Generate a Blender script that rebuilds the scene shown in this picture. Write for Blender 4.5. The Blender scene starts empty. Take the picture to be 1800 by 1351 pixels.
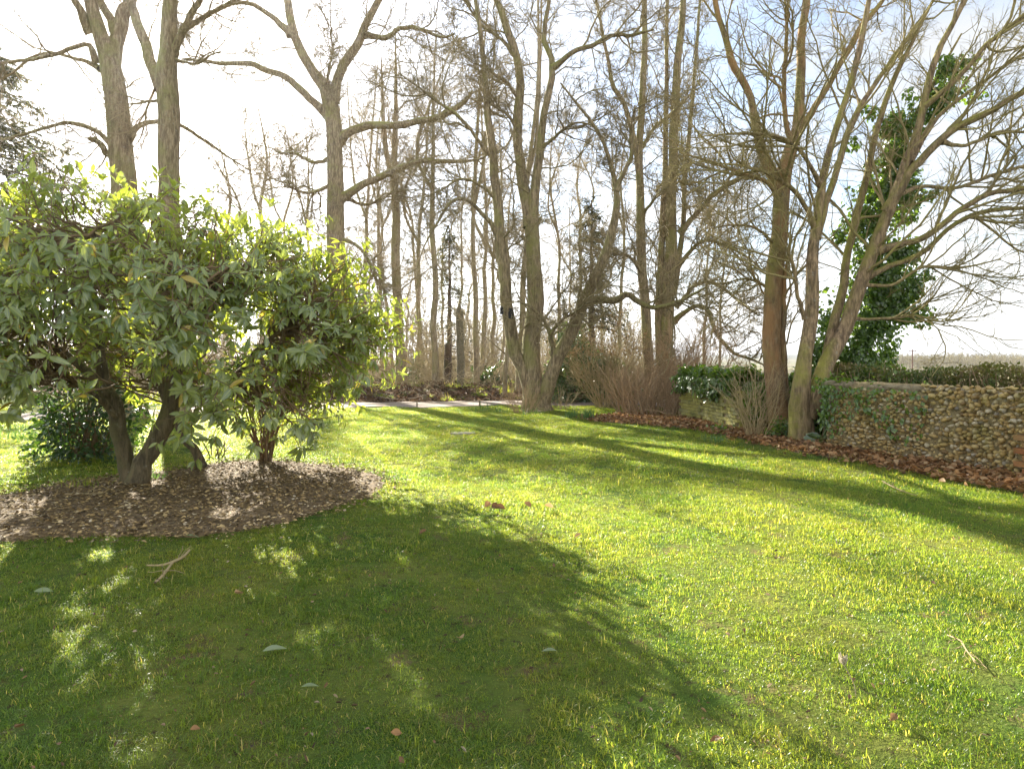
import bpy, math
import numpy as np
from mathutils import Vector

S = bpy.context.scene
COL = S.collection
rng = np.random.default_rng(11)

# ------------------------------------------------------------------ camera, sky, sun, exposure
F, EYE, HZ = 1100.0, 1.5, 632.0          # focal length in photo pixels, eye height, horizon row
cam = bpy.data.cameras.new('camera')
cam.sensor_fit = 'HORIZONTAL'; cam.sensor_width = 36.0; cam.lens = 36.0 * F / 1800
cam.shift_y = -(675.5 - HZ) / 1800
cam.clip_start = 0.05; cam.clip_end = 20000
camo = bpy.data.objects.new('camera', cam); COL.objects.link(camo)
camo.location = (0, 0, EYE); camo.rotation_euler = (math.radians(90), 0, 0)
S.camera = camo

SUN_EL = math.radians(26.0)
SUN_AZ = math.radians(-29.6)             # from +Y, negative towards -X
sun_dir = Vector((math.sin(SUN_AZ) * math.cos(SUN_EL), math.cos(SUN_AZ) * math.cos(SUN_EL), math.sin(SUN_EL)))
sl = bpy.data.lights.new('sun', 'SUN'); sl.energy = 5.0; sl.angle = math.radians(0.53); sl.color = (1.0, 0.93, 0.80)
so = bpy.data.objects.new('sun', sl); COL.objects.link(so)
so.rotation_euler = (-sun_dir).to_track_quat('-Z', 'Y').to_euler()
so.location = sun_dir * 60

S.view_settings.view_transform = 'Standard'; S.view_settings.look = 'None'
S.view_settings.exposure = 2.12; S.view_settings.gamma = 1.0
S.view_settings.use_curve_mapping = False
S.cycles.use_denoising = True
S.cycles.max_bounces = 8; S.cycles.diffuse_bounces = 3; S.cycles.glossy_bounces = 2
S.cycles.transmission_bounces = 5; S.cycles.transparent_max_bounces = 8; S.cycles.volume_bounces = 0
S.cycles.sample_clamp_indirect = 8.0
S.cycles.caustics_reflective = False; S.cycles.caustics_refractive = False


class NT:
    """tiny helper round a node tree: t(type, props, **inputs) adds a node and fills its inputs"""
    def __init__(self, tree):
        self.t = tree
        tree.nodes.clear()

    def __call__(self, typ, props=None, **inp):
        n = self.t.nodes.new(typ)
        for k, v in (props or {}).items():
            setattr(n, k, v)
        for k, v in inp.items():
            key = int(k[1:]) if k[0] == 'i' and k[1:].isdigit() else k.replace('_', ' ')
            s = n.inputs[key]
            if isinstance(v, bpy.types.NodeSocket):
                self.t.links.new(v, s)
            elif isinstance(v, bpy.types.Node):
                self.t.links.new(v.outputs[0], s)
            else:
                s.default_value = v
        return n

    def ramp(self, fac, stops):
        n = self('ShaderNodeValToRGB', Fac=fac)
        e = n.color_ramp.elements
        while len(e) < len(stops):
            e.new(0.5)
        for el, (p, c) in zip(e, stops):
            el.position = p
            el.color = c if len(c) == 4 else (*c, 1)
        return n.outputs[0]

    def rng(self, v, a, b, c=0.0, d=1.0):
        return self('ShaderNodeMapRange', i0=v, i1=a, i2=b, i3=c, i4=d).outputs[0]

    def mix(self, f, a, b, typ='MIX'):
        n = self.t.nodes.new('ShaderNodeMix'); n.data_type = 'RGBA'; n.blend_type = typ
        for i, v in ((0, f), (6, a), (7, b)):
            if isinstance(v, bpy.types.NodeSocket):
                self.t.links.new(v, n.inputs[i])
            else:
                n.inputs[i].default_value = v if i == 0 or len(v) == 4 else (*v, 1)
        return n.outputs[2]

    def noise(self, vec, scale, detail=4.0, rough=0.6):
        return self('ShaderNodeTexNoise', Vector=vec, Scale=scale, Detail=detail, Roughness=rough).outputs[0]

    def m(self, op, a, b=0.0):
        return self('ShaderNodeMath', {'operation': op}, i0=a, i1=b).outputs[0]

    def scale(self, vec, s):
        return self('ShaderNodeMapping', Vector=vec, Scale=s).outputs[0]


W = bpy.data.worlds.new('World'); S.world = W; W.use_nodes = True
t = NT(W.node_tree)
sky = t('ShaderNodeTexSky', {'sky_type': 'NISHITA', 'sun_disc': False, 'sun_elevation': SUN_EL,
                             'sun_rotation': SUN_AZ, 'air_density': 1.0, 'dust_density': 0.9, 'ozone_density': 1.6,
                             'altitude': 100.0})
tc = t('ShaderNodeTexCoord')
sep = t('ShaderNodeSeparateXYZ', Vector=tc.outputs['Generated'])
zz = t.m('ADD', t.m('MAXIMUM', sep.outputs[2], 0.0), 0.16)
pl = t('ShaderNodeCombineXYZ', X=t.m('DIVIDE', sep.outputs[0], zz), Y=t.m('DIVIDE', sep.outputs[1], zz), Z=0.0)
cl = t.noise(t.scale(pl.outputs[0], (0.9, 1.5, 1.0)), 1.5, 7.0, 0.58)
cf = t.rng(cl, 0.42, 0.64, .32, 1)
low = t.rng(sep.outputs[2], 0.0, 0.20, 0.75, 0.0)        # cloud thickens towards the horizon
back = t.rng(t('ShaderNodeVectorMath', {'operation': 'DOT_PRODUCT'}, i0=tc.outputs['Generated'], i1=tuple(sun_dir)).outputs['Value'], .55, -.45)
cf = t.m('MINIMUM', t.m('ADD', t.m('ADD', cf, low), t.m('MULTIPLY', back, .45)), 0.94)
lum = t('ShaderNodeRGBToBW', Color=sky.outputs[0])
cl_l = t.m('ADD', t.m('MULTIPLY', lum.outputs[0], .55), t.m('ADD', t.m('MULTIPLY', back, 2.6), 1.45))   # unseen clouds opposite the sun, brightened as added fill for the shade
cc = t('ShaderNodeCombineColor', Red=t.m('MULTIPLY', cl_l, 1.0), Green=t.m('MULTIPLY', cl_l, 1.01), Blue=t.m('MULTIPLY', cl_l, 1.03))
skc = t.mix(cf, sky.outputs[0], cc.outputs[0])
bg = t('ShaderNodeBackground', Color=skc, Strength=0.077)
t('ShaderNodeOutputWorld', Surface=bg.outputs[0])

HAZE = .00024

# ------------------------------------------------------------------ helpers: placing, meshes, things
def P(px, py, d):
    """point seen at a photo pixel, d metres ahead"""
    return np.array([(px - 900) * d / F, d, EYE - (py - HZ) * d / F])

def G(px, py):
    """flat ground point under a photo pixel"""
    d = EYE * F / (py - HZ)
    return np.array([(px - 900) * d / F, d])

def sst(a, b, x):
    u = np.clip((x - a) / (b - a), 0, 1)
    return u * u * (3 - 2 * u)

def gz(x, y):
    """ground height"""
    x = np.asarray(x, float); y = np.asarray(y, float)
    z = 0.016 * np.sin(1.3 * x + 0.7 * y) + 0.014 * np.sin(0.9 * y - 1.7 * x + 1) + 0.008 * np.sin(3.1 * x + 2.3 * y)
    z = z * sst(60, 20, y)
    edge = 23.0 - 0.11 * np.maximum(-x - 2, 0) * 2.6
    z = z + sst(0, 2.2, y - edge) * sst(8, 3, x - 0.12 * y) * (0.36 + 0.07 * np.sin(1.7 * x) + 0.05 * np.sin(3.9 * x + y))
    u = x - 0.27 * y
    z = z - 6.5 * sst(0, 16, u) * sst(14, 150, y) - 6.5 * sst(120, 260, y) * sst(16, 0, u)
    hill = 17 + 5 * np.sin(x / 420.0) + 4 * np.sin(x / 190.0 + 2)
    return z + sst(700, 2600, y) * (hill + 6)

def nrm(v):
    return v / np.maximum(np.linalg.norm(v, axis=-1, keepdims=True), 1e-9)

def rv(*shape):
    return nrm(rng.normal(size=shape + (3,)))

def obj(name, V, Fs, mat, parent=None, smooth=True, attrs=None, uv=None, origin=None):
    """ONE mesh object from a vertex array and face arrays (n x 3 / n x 4)"""
    V = np.asarray(V, np.float32).reshape(-1, 3)
    if parent is not None:
        p = np.zeros(3)
        q = parent
        while q is not None:
            p += np.array(q.location); q = q.parent
        V = V - p.astype(np.float32)
    if not isinstance(Fs, (list, tuple)):
        Fs = [Fs]
    Fs = [np.asarray(f, np.int32) for f in Fs if len(f)]
    me = bpy.data.meshes.new(name)
    me.vertices.add(len(V)); me.vertices.foreach_set('co', V.ravel())
    loops = np.concatenate([f.ravel() for f in Fs])
    tot = np.concatenate([np.full(len(f), f.shape[1], np.int32) for f in Fs])
    start = np.concatenate([[0], np.cumsum(tot)[:-1]]).astype(np.int32)
    me.loops.add(len(loops)); me.loops.foreach_set('vertex_index', loops)
    me.polygons.add(len(tot)); me.polygons.foreach_set('loop_start', start)
    try:
        me.polygons.foreach_set('loop_total', tot)
    except Exception:
        pass
    me.polygons.foreach_set('use_smooth', np.full(len(tot), smooth))
    for k, a in (attrs or {}).items():
        at = me.attributes.new(k, 'FLOAT', 'POINT')
        at.data.foreach_set('value', np.asarray(a, np.float32).ravel())
    me.update(calc_edges=True)
    if mat:
        me.materials.append(mat)
    o = bpy.data.objects.new(name, me); COL.objects.link(o)
    if parent is not None:
        o.parent = parent
    return o

def tag(o, label, cat, group=None):
    o['label'] = label; o['category'] = cat
    if group:
        o['group'] = group
    return o

def kind(o, k):
    o['kind'] = k
    return o

def thing(name, label, cat, loc, group=None):
    o = bpy.data.objects.new(name, None); COL.objects.link(o)
    o.empty_display_size = 0.2
    o.location = [float(c) for c in loc]
    return tag(o, label, cat, group)

def cr(pts, K):
    """Catmull-Rom resampling of rows (x, y, z, r)"""
    pts = np.asarray(pts, float)
    d = np.r_[0, np.cumsum(np.linalg.norm(np.diff(pts[:, :3], axis=0), axis=1))]
    tt = np.linspace(0, d[-1], K)
    p = np.vstack([2 * pts[0] - pts[1], pts, 2 * pts[-1] - pts[-2]])
    i = np.clip(np.searchsorted(d, tt, side='right') - 1, 0, len(d) - 2)
    u = ((tt - d[i]) / (d[i + 1] - d[i]))[:, None]
    a, b, c, e = p[i], p[i + 1], p[i + 2], p[i + 3]
    return .5 * (2 * b + (c - a) * u + (2 * a - 5 * b + 4 * c - e) * u * u + (3 * b - a - 3 * c + e) * u ** 3)

def tubes(Pn, R, s, lump=0.0):
    """N tubes of K rings: Pn (N,K,3), R (N,K) -> V, quads, per-vertex radius, per-vertex random"""
    N, K = R.shape
    T = nrm(np.gradient(Pn, axis=1))
    mt = np.abs(T.mean(axis=1))
    ref = np.eye(3)[np.argmin(mt, axis=1)][:, None, :]
    A = nrm(np.cross(T, ref)); B = np.cross(T, A)
    an = 2 * np.pi * np.arange(s) / s
    rr = R[:, :, None] * np.ones(s)
    if lump:
        k = np.arange(K)[None, :, None]
        ph = rng.uniform(0, 6, (N, 1, 1))
        rr = rr * (1 + lump * (np.sin(2 * an + .35 * k + ph) * .6 + np.sin(3 * an - .5 * k + 2 * ph) * .5 + np.sin(.9 * k + ph) * .35))
    V = Pn[:, :, None] + rr[..., None] * (np.cos(an)[:, None] * A[:, :, None] + np.sin(an)[:, None] * B[:, :, None])
    idx = np.arange(N * K * s).reshape(N, K, s)
    q = np.stack([idx[:, :-1, :], np.roll(idx, -1, 2)[:, :-1, :], np.roll(idx, -1, 2)[:, 1:, :], idx[:, 1:, :]], -1).reshape(-1, 4)
    rad = np.repeat(R.ravel(), s)
    rnd = np.repeat(rng.random(N), K * s)
    return V.reshape(-1, 3), q, rad, rnd

class Bag:
    """collects vertex/face arrays for one mesh"""
    def __init__(self):
        self.V = []; self.F = {}; self.a = []; self.b = []; self.n = 0
    def add(self, V, q, a=None, b=None):
        V = np.asarray(V, float).reshape(-1, 3)
        q = np.asarray(q)
        self.V.append(V); self.F.setdefault(q.shape[1], []).append(q + self.n); self.n += len(V)
        self.a.append(np.zeros(len(V)) if a is None else np.broadcast_to(np.asarray(a, float), (len(V),)))
        self.b.append(np.full(len(V), rng.random()) if b is None else np.broadcast_to(np.asarray(b, float), (len(V),)))
        return self
    def tubes(self, Pn, R, s, lump=0.0):
        V, q, r, b = tubes(Pn, R, s, lump)
        return self.add(V, q, r, b)
    def box(self, c, size, rz=0.0):
        s = np.array([[-1, -1, -1], [1, -1, -1], [1, 1, -1], [-1, 1, -1], [-1, -1, 1], [1, -1, 1], [1, 1, 1], [-1, 1, 1]]) * .5
        v = s * np.asarray(size, float)
        ca, sa = math.cos(rz), math.sin(rz)
        v = np.c_[v[:, 0] * ca - v[:, 1] * sa, v[:, 0] * sa + v[:, 1] * ca, v[:, 2]] + np.asarray(c, float)
        return self.add(v, [[0, 3, 2, 1], [4, 5, 6, 7], [0, 1, 5, 4], [1, 2, 6, 5], [2, 3, 7, 6], [3, 0, 4, 7]])
    def build(self, name, mat, parent=None, smooth=True):
        return obj(name, np.concatenate(self.V), [np.concatenate(f) for f in self.F.values()], mat, parent, smooth,
                   {'val': np.concatenate(self.a), 'rnd': np.concatenate(self.b)})

def grow(Pp, Rp, n, L, ang, K, wig, up, tmin=.15, rf=.011, rmin=.0025, tmax=1.0, spread=.25):
    """n children on each parent curve, as random walks"""
    N, Kp, _ = Pp.shape
    plen = np.linalg.norm(np.diff(Pp, axis=1), axis=2).sum(1)
    i = np.repeat(np.arange(N), n)
    tt = tmin + (tmax - tmin) * rng.random(len(i))
    k = np.minimum((tt * (Kp - 1)).astype(int), Kp - 2); u = tt * (Kp - 1) - k
    s = Pp[i, k] * (1 - u)[:, None] + Pp[i, k + 1] * u[:, None]
    T = nrm(Pp[i, k + 1] - Pp[i, k])
    r = Rp[i, k] * (1 - u) + Rp[i, k + 1] * u
    U = nrm(np.cross(T, rv(len(i))))
    a = rng.normal(ang, spread, len(i))
    D = nrm(np.cos(a)[:, None] * T + np.sin(a)[:, None] * U)
    if np.ndim(L) == 0:
        ln = L * plen[i] * (1 - .45 * tt) * rng.uniform(.55, 1.25, len(i))
    else:
        ln = rng.uniform(L[0], L[1], len(i)) * (1 - .35 * tt)
    st = (ln / (K - 1))[:, None]
    out = np.empty((len(i), K, 3)); out[:, 0] = s
    for j in range(1, K):
        D = nrm(D + wig * rng.normal(size=D.shape) + np.array([0, 0, up]))
        out[:, j] = out[:, j - 1] + D * st
    r0 = np.maximum(np.minimum(r * .72, ln * rf), rmin)
    R = r0[:, None] * np.linspace(1, .28, K)[None] ** .8
    R = np.maximum(R, rmin * .7)
    return out, R

# leaf templates: rows along y (0..1), x across, z is the upper side
def leaf_tpl(prof, fold=.12, droop=.15):
    n = len(prof)
    y = np.linspace(0, 1, n)
    V = []
    for yy, w in zip(y, prof):
        for sx in (-1, 0, 1):
            V.append((sx * w, yy, abs(sx) * w * fold * 4 - droop * yy * yy))
    V = np.array(V)
    q = []
    for k in range(n - 1):
        for c in range(2):
            a = k * 3 + c
            q.append((a, a + 1, a + 4, a + 3))
    return V, np.array(q)

def scatter(tpl, pos, ydir, nor, size, wid=1.0):
    """copies of a leaf template; returns V, quads, along (0..1), random"""
    V, q = tpl
    N = len(pos); n = len(V)
    Y = nrm(ydir); X = nrm(np.cross(Y, nor)); Z = np.cross(X, Y)
    sc = np.broadcast_to(np.asarray(size, float), (N,))[:, None, None]
    w = np.broadcast_to(np.asarray(wid, float), (N,))[:, None, None]
    out = pos[:, None] + sc * (V[None, :, 0:1] * w * X[:, None] + V[None, :, 1:2] * Y[:, None] + V[None, :, 2:3] * Z[:, None])
    F_ = (q[None] + (np.arange(N) * n)[:, None, None]).reshape(-1, q.shape[1])
    edge = np.abs(V[:, 0]) / max(np.abs(V[:, 0]).max(), 1e-6)
    return out.reshape(-1, 3), F_, np.tile(edge, N), np.repeat(rng.random(N), n)

LAUREL = leaf_tpl([.02, .13, .185, .17, .10, .004], .10, .22)
SMALL = leaf_tpl([.06, .30, .26, .01], .10, .12)
IVY = leaf_tpl([.10, .46, .34, .02], .06, .18)
CURL = leaf_tpl([.03, .26, .33, .24, .02], .22, -.30)

def inpoly(x, y, poly):
    poly = np.asarray(poly)
    c = np.zeros(len(x), bool)
    j = len(poly) - 1
    for i in range(len(poly)):
        xi, yi = poly[i]; xj, yj = poly[j]
        c ^= ((yi > y) != (yj > y)) & (x < (xj - xi) * (y - yi) / (yj - yi + 1e-12) + xi)
        j = i
    return c

# ------------------------------------------------------------------ materials
def mat(name):
    m = bpy.data.materials.new(name); m.use_nodes = True
    return m, NT(m.node_tree)

def out(t, shader):
    t('ShaderNodeOutputMaterial', Surface=shader.outputs[0])

def pos(t):
    return t('ShaderNodeNewGeometry').outputs['Position']

def attr(t, n):
    return t('ShaderNodeAttribute', {'attribute_name': n}).outputs['Fac']

def bark(name, dark, light, moss, mossy=.35, twig=(.13, .11, .06), orange=None):
    m, t = mat(name)
    p = pos(t)
    n1 = t.noise(t.scale(p, (9, 9, 1.6)), 2.2, 6, .7)
    n2 = t.noise(p, 1.4, 4, .6)
    n3 = t.noise(p, 14, 3, .6)
    c = t.mix(t.rng(n1, .40, .62), dark, light)
    c = t.mix(t.rng(n2, .35, .7, 0, .45), c, t.mix(.5, dark, moss))
    n4 = t.noise(t.scale(p, (4, 4, 1.5)), 1.9, 5, .7)
    c = t.mix(t.rng(n4, .53, .64, 0, .65), c, tuple(v * .7 for v in dark))     # fissures and stains
    c = t.mix(t.rng(n3, .62, .74, 0, .55), c, (.33, .33, .27))          # lichen spots
    nx = t('ShaderNodeSeparateXYZ', Vector=t('ShaderNodeNewGeometry').outputs['Normal'])
    side = t.m('ADD', t.m('MULTIPLY', nx.outputs[0], -.12), t.m('MULTIPLY', nx.outputs[2], .25))
    mo = t.rng(t.m('ADD', t.m('ADD', n2, t.m('MULTIPLY', n3, .25)), side), .72 - mossy * .4, 1.0 - mossy * .4)
    c = t.mix(mo, c, moss)
    if orange:
        no = t.noise(t.scale(p, (2, 2, .7)), 1.3, 4, .6)
        c = t.mix(t.rng(no, .42, .62, 0, .8), c, orange)
    thin = t.rng(attr(t, 'val'), .004, .035, 1, 0)
    c = t.mix(thin, c, t.mix(attr(t, 'rnd'), twig, tuple(v * 1.7 for v in twig)))
    h = t.m('ADD', t.m('ADD', t.m('MULTIPLY', n1, .7), t.m('MULTIPLY', n3, .3)), t.m('MULTIPLY', n4, -.6))
    b = t('ShaderNodeBump', Strength=1.0, Distance=.06, Height=h)
    out(t, t('ShaderNodeBsdfPrincipled', Base_Color=c, Roughness=.85, Normal=b.outputs[0]))
    return m

def leafmat(name, c1, c2, trans, tf=.35, rough=.32, spot=None, spec=.5, patch=None):
    m, t = mat(name)
    p = pos(t)
    r = attr(t, 'rnd')
    c = t.mix(r, c1, c2)
    tr = t.mix(r, tuple(v * .75 for v in trans), tuple(min(.8, v * 1.25) for v in trans))
    if patch:
        pf = t.rng(t.noise(p, patch[1], 3, .5), .45, .62)
        c = t.mix(pf, c, patch[0])
    if spot:
        c = t.mix(t.rng(r, .008, .016, 1, 0), c, (.42, .31, .06))       # a few yellowed leaves
        tr = t.mix(t.rng(r, .008, .016, 1, 0), tr, (.75, .55, .06))
        sf = t.rng(t.noise(p, 48, 2, .6), .55, .66)
        gate = t.rng(r, .25, .6)
        c = t.mix(t.m('MULTIPLY', t.m('MULTIPLY', sf, gate), .8), c, spot)
    mid = t.rng(attr(t, 'val'), 0, .16, .35, 0)
    c = t.mix(mid, c, tuple(min(1, v * 2.2) for v in trans))
    pr = t('ShaderNodeBsdfPrincipled', Base_Color=c, Roughness=rough)
    pr.inputs['Specular IOR Level'].default_value = spec
    tl = t('ShaderNodeBsdfTranslucent', Color=tr)
    mx = t('ShaderNodeMixShader', i0=tf, i1=pr.outputs[0], i2=tl.outputs[0])
    out(t, mx)
    return m

def plain(name, c1, c2, scale=6.0, rough=.9, bump=.5, dist=.02, detail=5):
    m, t = mat(name)
    p = pos(t)
    n = t.noise(p, scale, detail, .65)
    c = t.mix(t.rng(n, .35, .65), c1, c2)
    b = t('ShaderNodeBump', Strength=bump, Distance=dist, Height=n)
    out(t, t('ShaderNodeBsdfPrincipled', Base_Color=c, Roughness=rough, Normal=b.outputs[0]))
    return m

def varied(name, stops, rough=.85, nscale=30, bump=.4, trans=0.0, dirt=None, dist=.01):
    """colour from the per-piece random attribute"""
    m, t = mat(name)
    p = pos(t)
    c = t.ramp(attr(t, 'rnd'), stops)
    n = t.noise(p, nscale, 4, .65)
    c = t.mix(t.rng(n, .3, .75, .0, .5), c, t.mix(.6, c, (.03, .025, .015)))
    if dirt:
        d = t.rng(t.noise(p, dirt[1], 4, .6), .5, .68, 0, dirt[2])
        c = t.mix(d, c, dirt[0])
    b = t('ShaderNodeBump', Strength=bump, Distance=dist, Height=n)
    sh = t('ShaderNodeBsdfPrincipled', Base_Color=c, Roughness=rough, Normal=b.outputs[0])
    if trans:
        tl = t('ShaderNodeBsdfTranslucent', Color=c)
        sh = t('ShaderNodeMixShader', i0=trans, i1=sh.outputs[0], i2=tl.outputs[0])
    out(t, sh)
    return m

BARK_GREY = bark('bark_grey', (.15, .105, .062), (.42, .325, .205), (.24, .23, .075), .3, (.22, .165, .09))
BARK_OAK = bark('bark_oak', (.14, .10, .058), (.43, .33, .20), (.26, .25, .075), .30, (.22, .175, .09))
BARK_MOSS = bark('bark_mossy', (.13, .085, .05), (.44, .31, .18), (.30, .28, .055), .15, (.27, .22, .09))
BARK_WARM = bark('bark_warm', (.13, .085, .048), (.42, .295, .17), (.28, .26, .06), .3, (.25, .2, .09), (.38, .20, .085))
BARK_WOOD = bark('bark_wood', (.20, .15, .095), (.48, .39, .26), (.30, .27, .11), .4, (.33, .27, .165))
BARK_LAUREL = bark('bark_laurel', (.07, .055, .03), (.20, .155, .085), (.13, .12, .04), .3, (.17, .11, .055))
UNDER = bark('undergrowth_stem', (.19, .15, .085), (.40, .32, .19), (.26, .24, .09), .3, (.33, .265, .15))
BARK_CONIFER = bark('bark_conifer', (.07, .045, .03), (.17, .11, .07), (.10, .11, .04), .1, (.10, .08, .04))
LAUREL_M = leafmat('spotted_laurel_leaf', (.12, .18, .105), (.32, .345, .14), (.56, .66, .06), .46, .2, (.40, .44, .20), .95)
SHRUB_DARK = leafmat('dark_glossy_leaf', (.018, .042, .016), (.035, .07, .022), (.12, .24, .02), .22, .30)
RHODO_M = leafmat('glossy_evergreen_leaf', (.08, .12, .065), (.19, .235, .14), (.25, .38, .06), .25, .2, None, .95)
IVY_M = leafmat('ivy_leaf', (.04, .085, .03), (.10, .165, .05), (.32, .50, .04), .38, .24, None, .85)
HEDGE_M = leafmat('hedge_leaf', (.04, .085, .025), (.10, .14, .04), (.24, .34, .05), .32, .4, None, .5, ((.19, .11, .045), 1.1))
BROWN_LEAF = varied('brown_leaf', [(0, (.28, .17, .07)), (.5, (.45, .30, .13)), (1, (.58, .42, .22))], .7, 20, .3, .3)
NEEDLE = varied('conifer_needle', [(0, (.07, .085, .035)), (.5, (.15, .15, .06)), (1, (.28, .23, .10))], .7, 8, .2, .45)
LITTER = varied('leaf_litter', [(0, (.13, .065, .026)), (.35, (.30, .15, .055)), (.7, (.46, .25, .10)), (1, (.56, .40, .21))], .65, 25, .3, .3)
LITTER_DULL = varied('woodland_litter', [(0, (.06, .035, .02)), (.5, (.14, .08, .045)), (1, (.28, .18, .10))], .8, 25, .3, .15)
CHIPS = varied('wood_chips', [(0, (.075, .05, .022)), (.45, (.24, .16, .065)), (.75, (.44, .31, .13)), (.93, (.56, .42, .20)), (1, (.64, .56, .40))], .8, 30, .3)
SOIL = plain('soil', (.075, .05, .024), (.24, .165, .08), 22, .95, .9, .03)
FLINT = varied('flint_stone', [(0, (.18, .115, .045)), (.3, (.46, .31, .11)), (.55, (.58, .43, .18)), (.75, (.50, .38, .19)), (.92, (.60, .52, .36)), (1, (.24, .21, .17))], .75, 34, .6, 0, ((.24, .22, .05), 2.2, .55))
MORTAR = plain('lime_mortar', (.15, .115, .055), (.32, .25, .125), 16, .95, .9, .03)
COPING = plain('wall_coping', (.13, .105, .06), (.29, .24, .15), 9, .95, .8, .03)
BRICK = varied('old_brick', [(0, (.30, .10, .035)), (.5, (.38, .16, .05)), (1, (.33, .20, .08))], .85, 40, .5, 0, ((.18, .17, .05), 6, .5))
BRICK_LICHEN = varied('lichened_brick', [(0, (.32, .29, .07)), (.5, (.44, .40, .11)), (1, (.36, .34, .15))], .9, 40, .6, 0, ((.10, .12, .04), 5, .6))
GRAVEL = plain('gravel', (.20, .155, .12), (.32, .26, .21), 45, .95, .6, .01)
STONE = plain('pale_stone', (.15, .14, .115), (.28, .26, .21), 12, .9, .4)
WOOD_POST = plain('weathered_post', (.10, .085, .05), (.22, .19, .12), 18, .9, .5, .01)
ROPE = plain('rope', (.26, .21, .14), (.40, .33, .23), 60, .9, .3, .004)
BLACK_BOX = plain('black_box_felt', (.010, .010, .012), (.022, .021, .022), 30, .7, .3, .004)
POLE_M = plain('creosoted_pole', (.11, .055, .04), (.17, .09, .065), 8, .9, .2)

# ground: lawn soil and moss close by, litter under the wood, fields far off
m, t = mat('ground')
p = pos(t); sx = t('ShaderNodeSeparateXYZ', Vector=p)
nA = t.noise(p, .9, 4, .6); nB = t.noise(p, 14, 5, .7)
lawn = t.mix(t.rng(nA, .38, .62), (.055, .105, .018), (.15, .165, .036))
lawn = t.mix(t.rng(nB, .55, .66), lawn, (.055, .045, .022))
lawn = t.mix(t.rng(t.noise(p, 2.6, 5, .7), .565, .66), lawn, (.14, .105, .05))
wood = t.mix(t.rng(t.noise(p, 5, 5, .7), .35, .65), (.06, .04, .022), (.15, .095, .05))
wood = t.mix(t.rng(t.noise(p, .7, 3, .6), .55, .68), wood, (.06, .09, .022))
vr = t('ShaderNodeTexVoronoi', Vector=t.scale(p, (.0035, .0075, 0)), Scale=1.0)
fld = t.ramp(t('ShaderNodeSeparateColor', Color=vr.outputs['Color']).outputs[0],
             [(0, (.10, .14, .035)), (.3, (.26, .22, .12)), (.5, (.15, .16, .05)), (.7, (.09, .075, .045)), (1, (.20, .22, .07))])
fld = t.mix(t.rng(t.noise(p, .02, 5, .6), .35, .65), fld, (.13, .11, .06))
far = t.rng(sx.outputs[1], 1200, 1800)
hillc = t.mix(t.rng(t.noise(t.scale(p, (1, .4, 1)), .006, 4, .6), .4, .6), (.045, .045, .03), (.10, .10, .05))
fld = t.mix(far, fld, hillc)
c = t.mix(t.rng(sx.outputs[1], 20.3, 22.5), lawn, wood)
u = t.m('SUBTRACT', sx.outputs[0], t.m('MULTIPLY', sx.outputs[1], .27))
c = t.mix(t.m('MAXIMUM', t.rng(sx.outputs[1], 110, 140), t.m('MULTIPLY', t.rng(u, 3, 6), t.rng(sx.outputs[1], 14, 20))), c, fld)
b = t('ShaderNodeBump', Strength=.8, Distance=.03, Height=t.m('ADD', nB, t.noise(p, 40, 3, .6)))
pr = t('ShaderNodeBsdfPrincipled', Base_Color=c, Roughness=1.0, Normal=b.outputs[0])
pr.inputs['Specular IOR Level'].default_value = .05
out(t, pr)
GROUND = m

# grass blades
m, t = mat('grass_blade')
p = pos(t); r = attr(t, 'rnd'); v = attr(t, 'val')
big = t.noise(p, .55, 4, .6); med = t.noise(p, 3.2, 3, .6)
gcol = t.mix(r, (.029, .082, .015), (.068, .128, .024))
ycol = t.mix(r, (.085, .122, .020), (.16, .172, .036))
yf = t.rng(t.m('ADD', t.m('MULTIPLY', big, .6), t.m('MULTIPLY', med, .4)), .40, .60)
yf = t.m('MULTIPLY', yf, t.rng(r, .15, .6, .3, 1))
c = t.mix(yf, gcol, ycol)
c = t.mix(t.rng(r, .94, .97), c, (.36, .30, .16))
c = t.mix(t.rng(v, 0, .5, .55, 0), c, t.mix(.5, c, (.16, .13, .04)))
tr = t.mix(.25, t.mix(1.0, c, (5.8, 5.2, 1.7), 'MULTIPLY'), (.78, .85, .10))
pr = t('ShaderNodeBsdfPrincipled', Base_Color=c, Roughness=.34)
pr.inputs['Specular IOR Level'].default_value = .42
mx = t('ShaderNodeMixShader', i0=.5, i1=pr.outputs[0], i2=t('ShaderNodeBsdfTranslucent', Color=tr).outputs[0])
out(t, mx)
GRASS = m

# ------------------------------------------------------------------ the setting
def spaced(a, b, n, k):
    u = np.linspace(-1, 1, n) if a < 0 else np.linspace(0, 1, n)
    s = np.sinh(k * u) / math.sinh(k)
    return s * b if a < 0 else a + s * (b - a)

gx = spaced(-1, 3500, 281, 8.5)
gy = np.r_[np.linspace(-40, -1, 8), spaced(0, 3500, 260, 6.5)]
X, Y = np.meshgrid(gx, gy, indexing='ij')
V = np.stack([X, Y, gz(X, Y)], -1)
idx = np.arange(X.size).reshape(X.shape)
q = np.stack([idx[:-1, :-1], idx[1:, :-1], idx[1:, 1:], idx[:-1, 1:]], -1).reshape(-1, 4)
kind(obj('ground', V, q, GROUND), 'structure')

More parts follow.
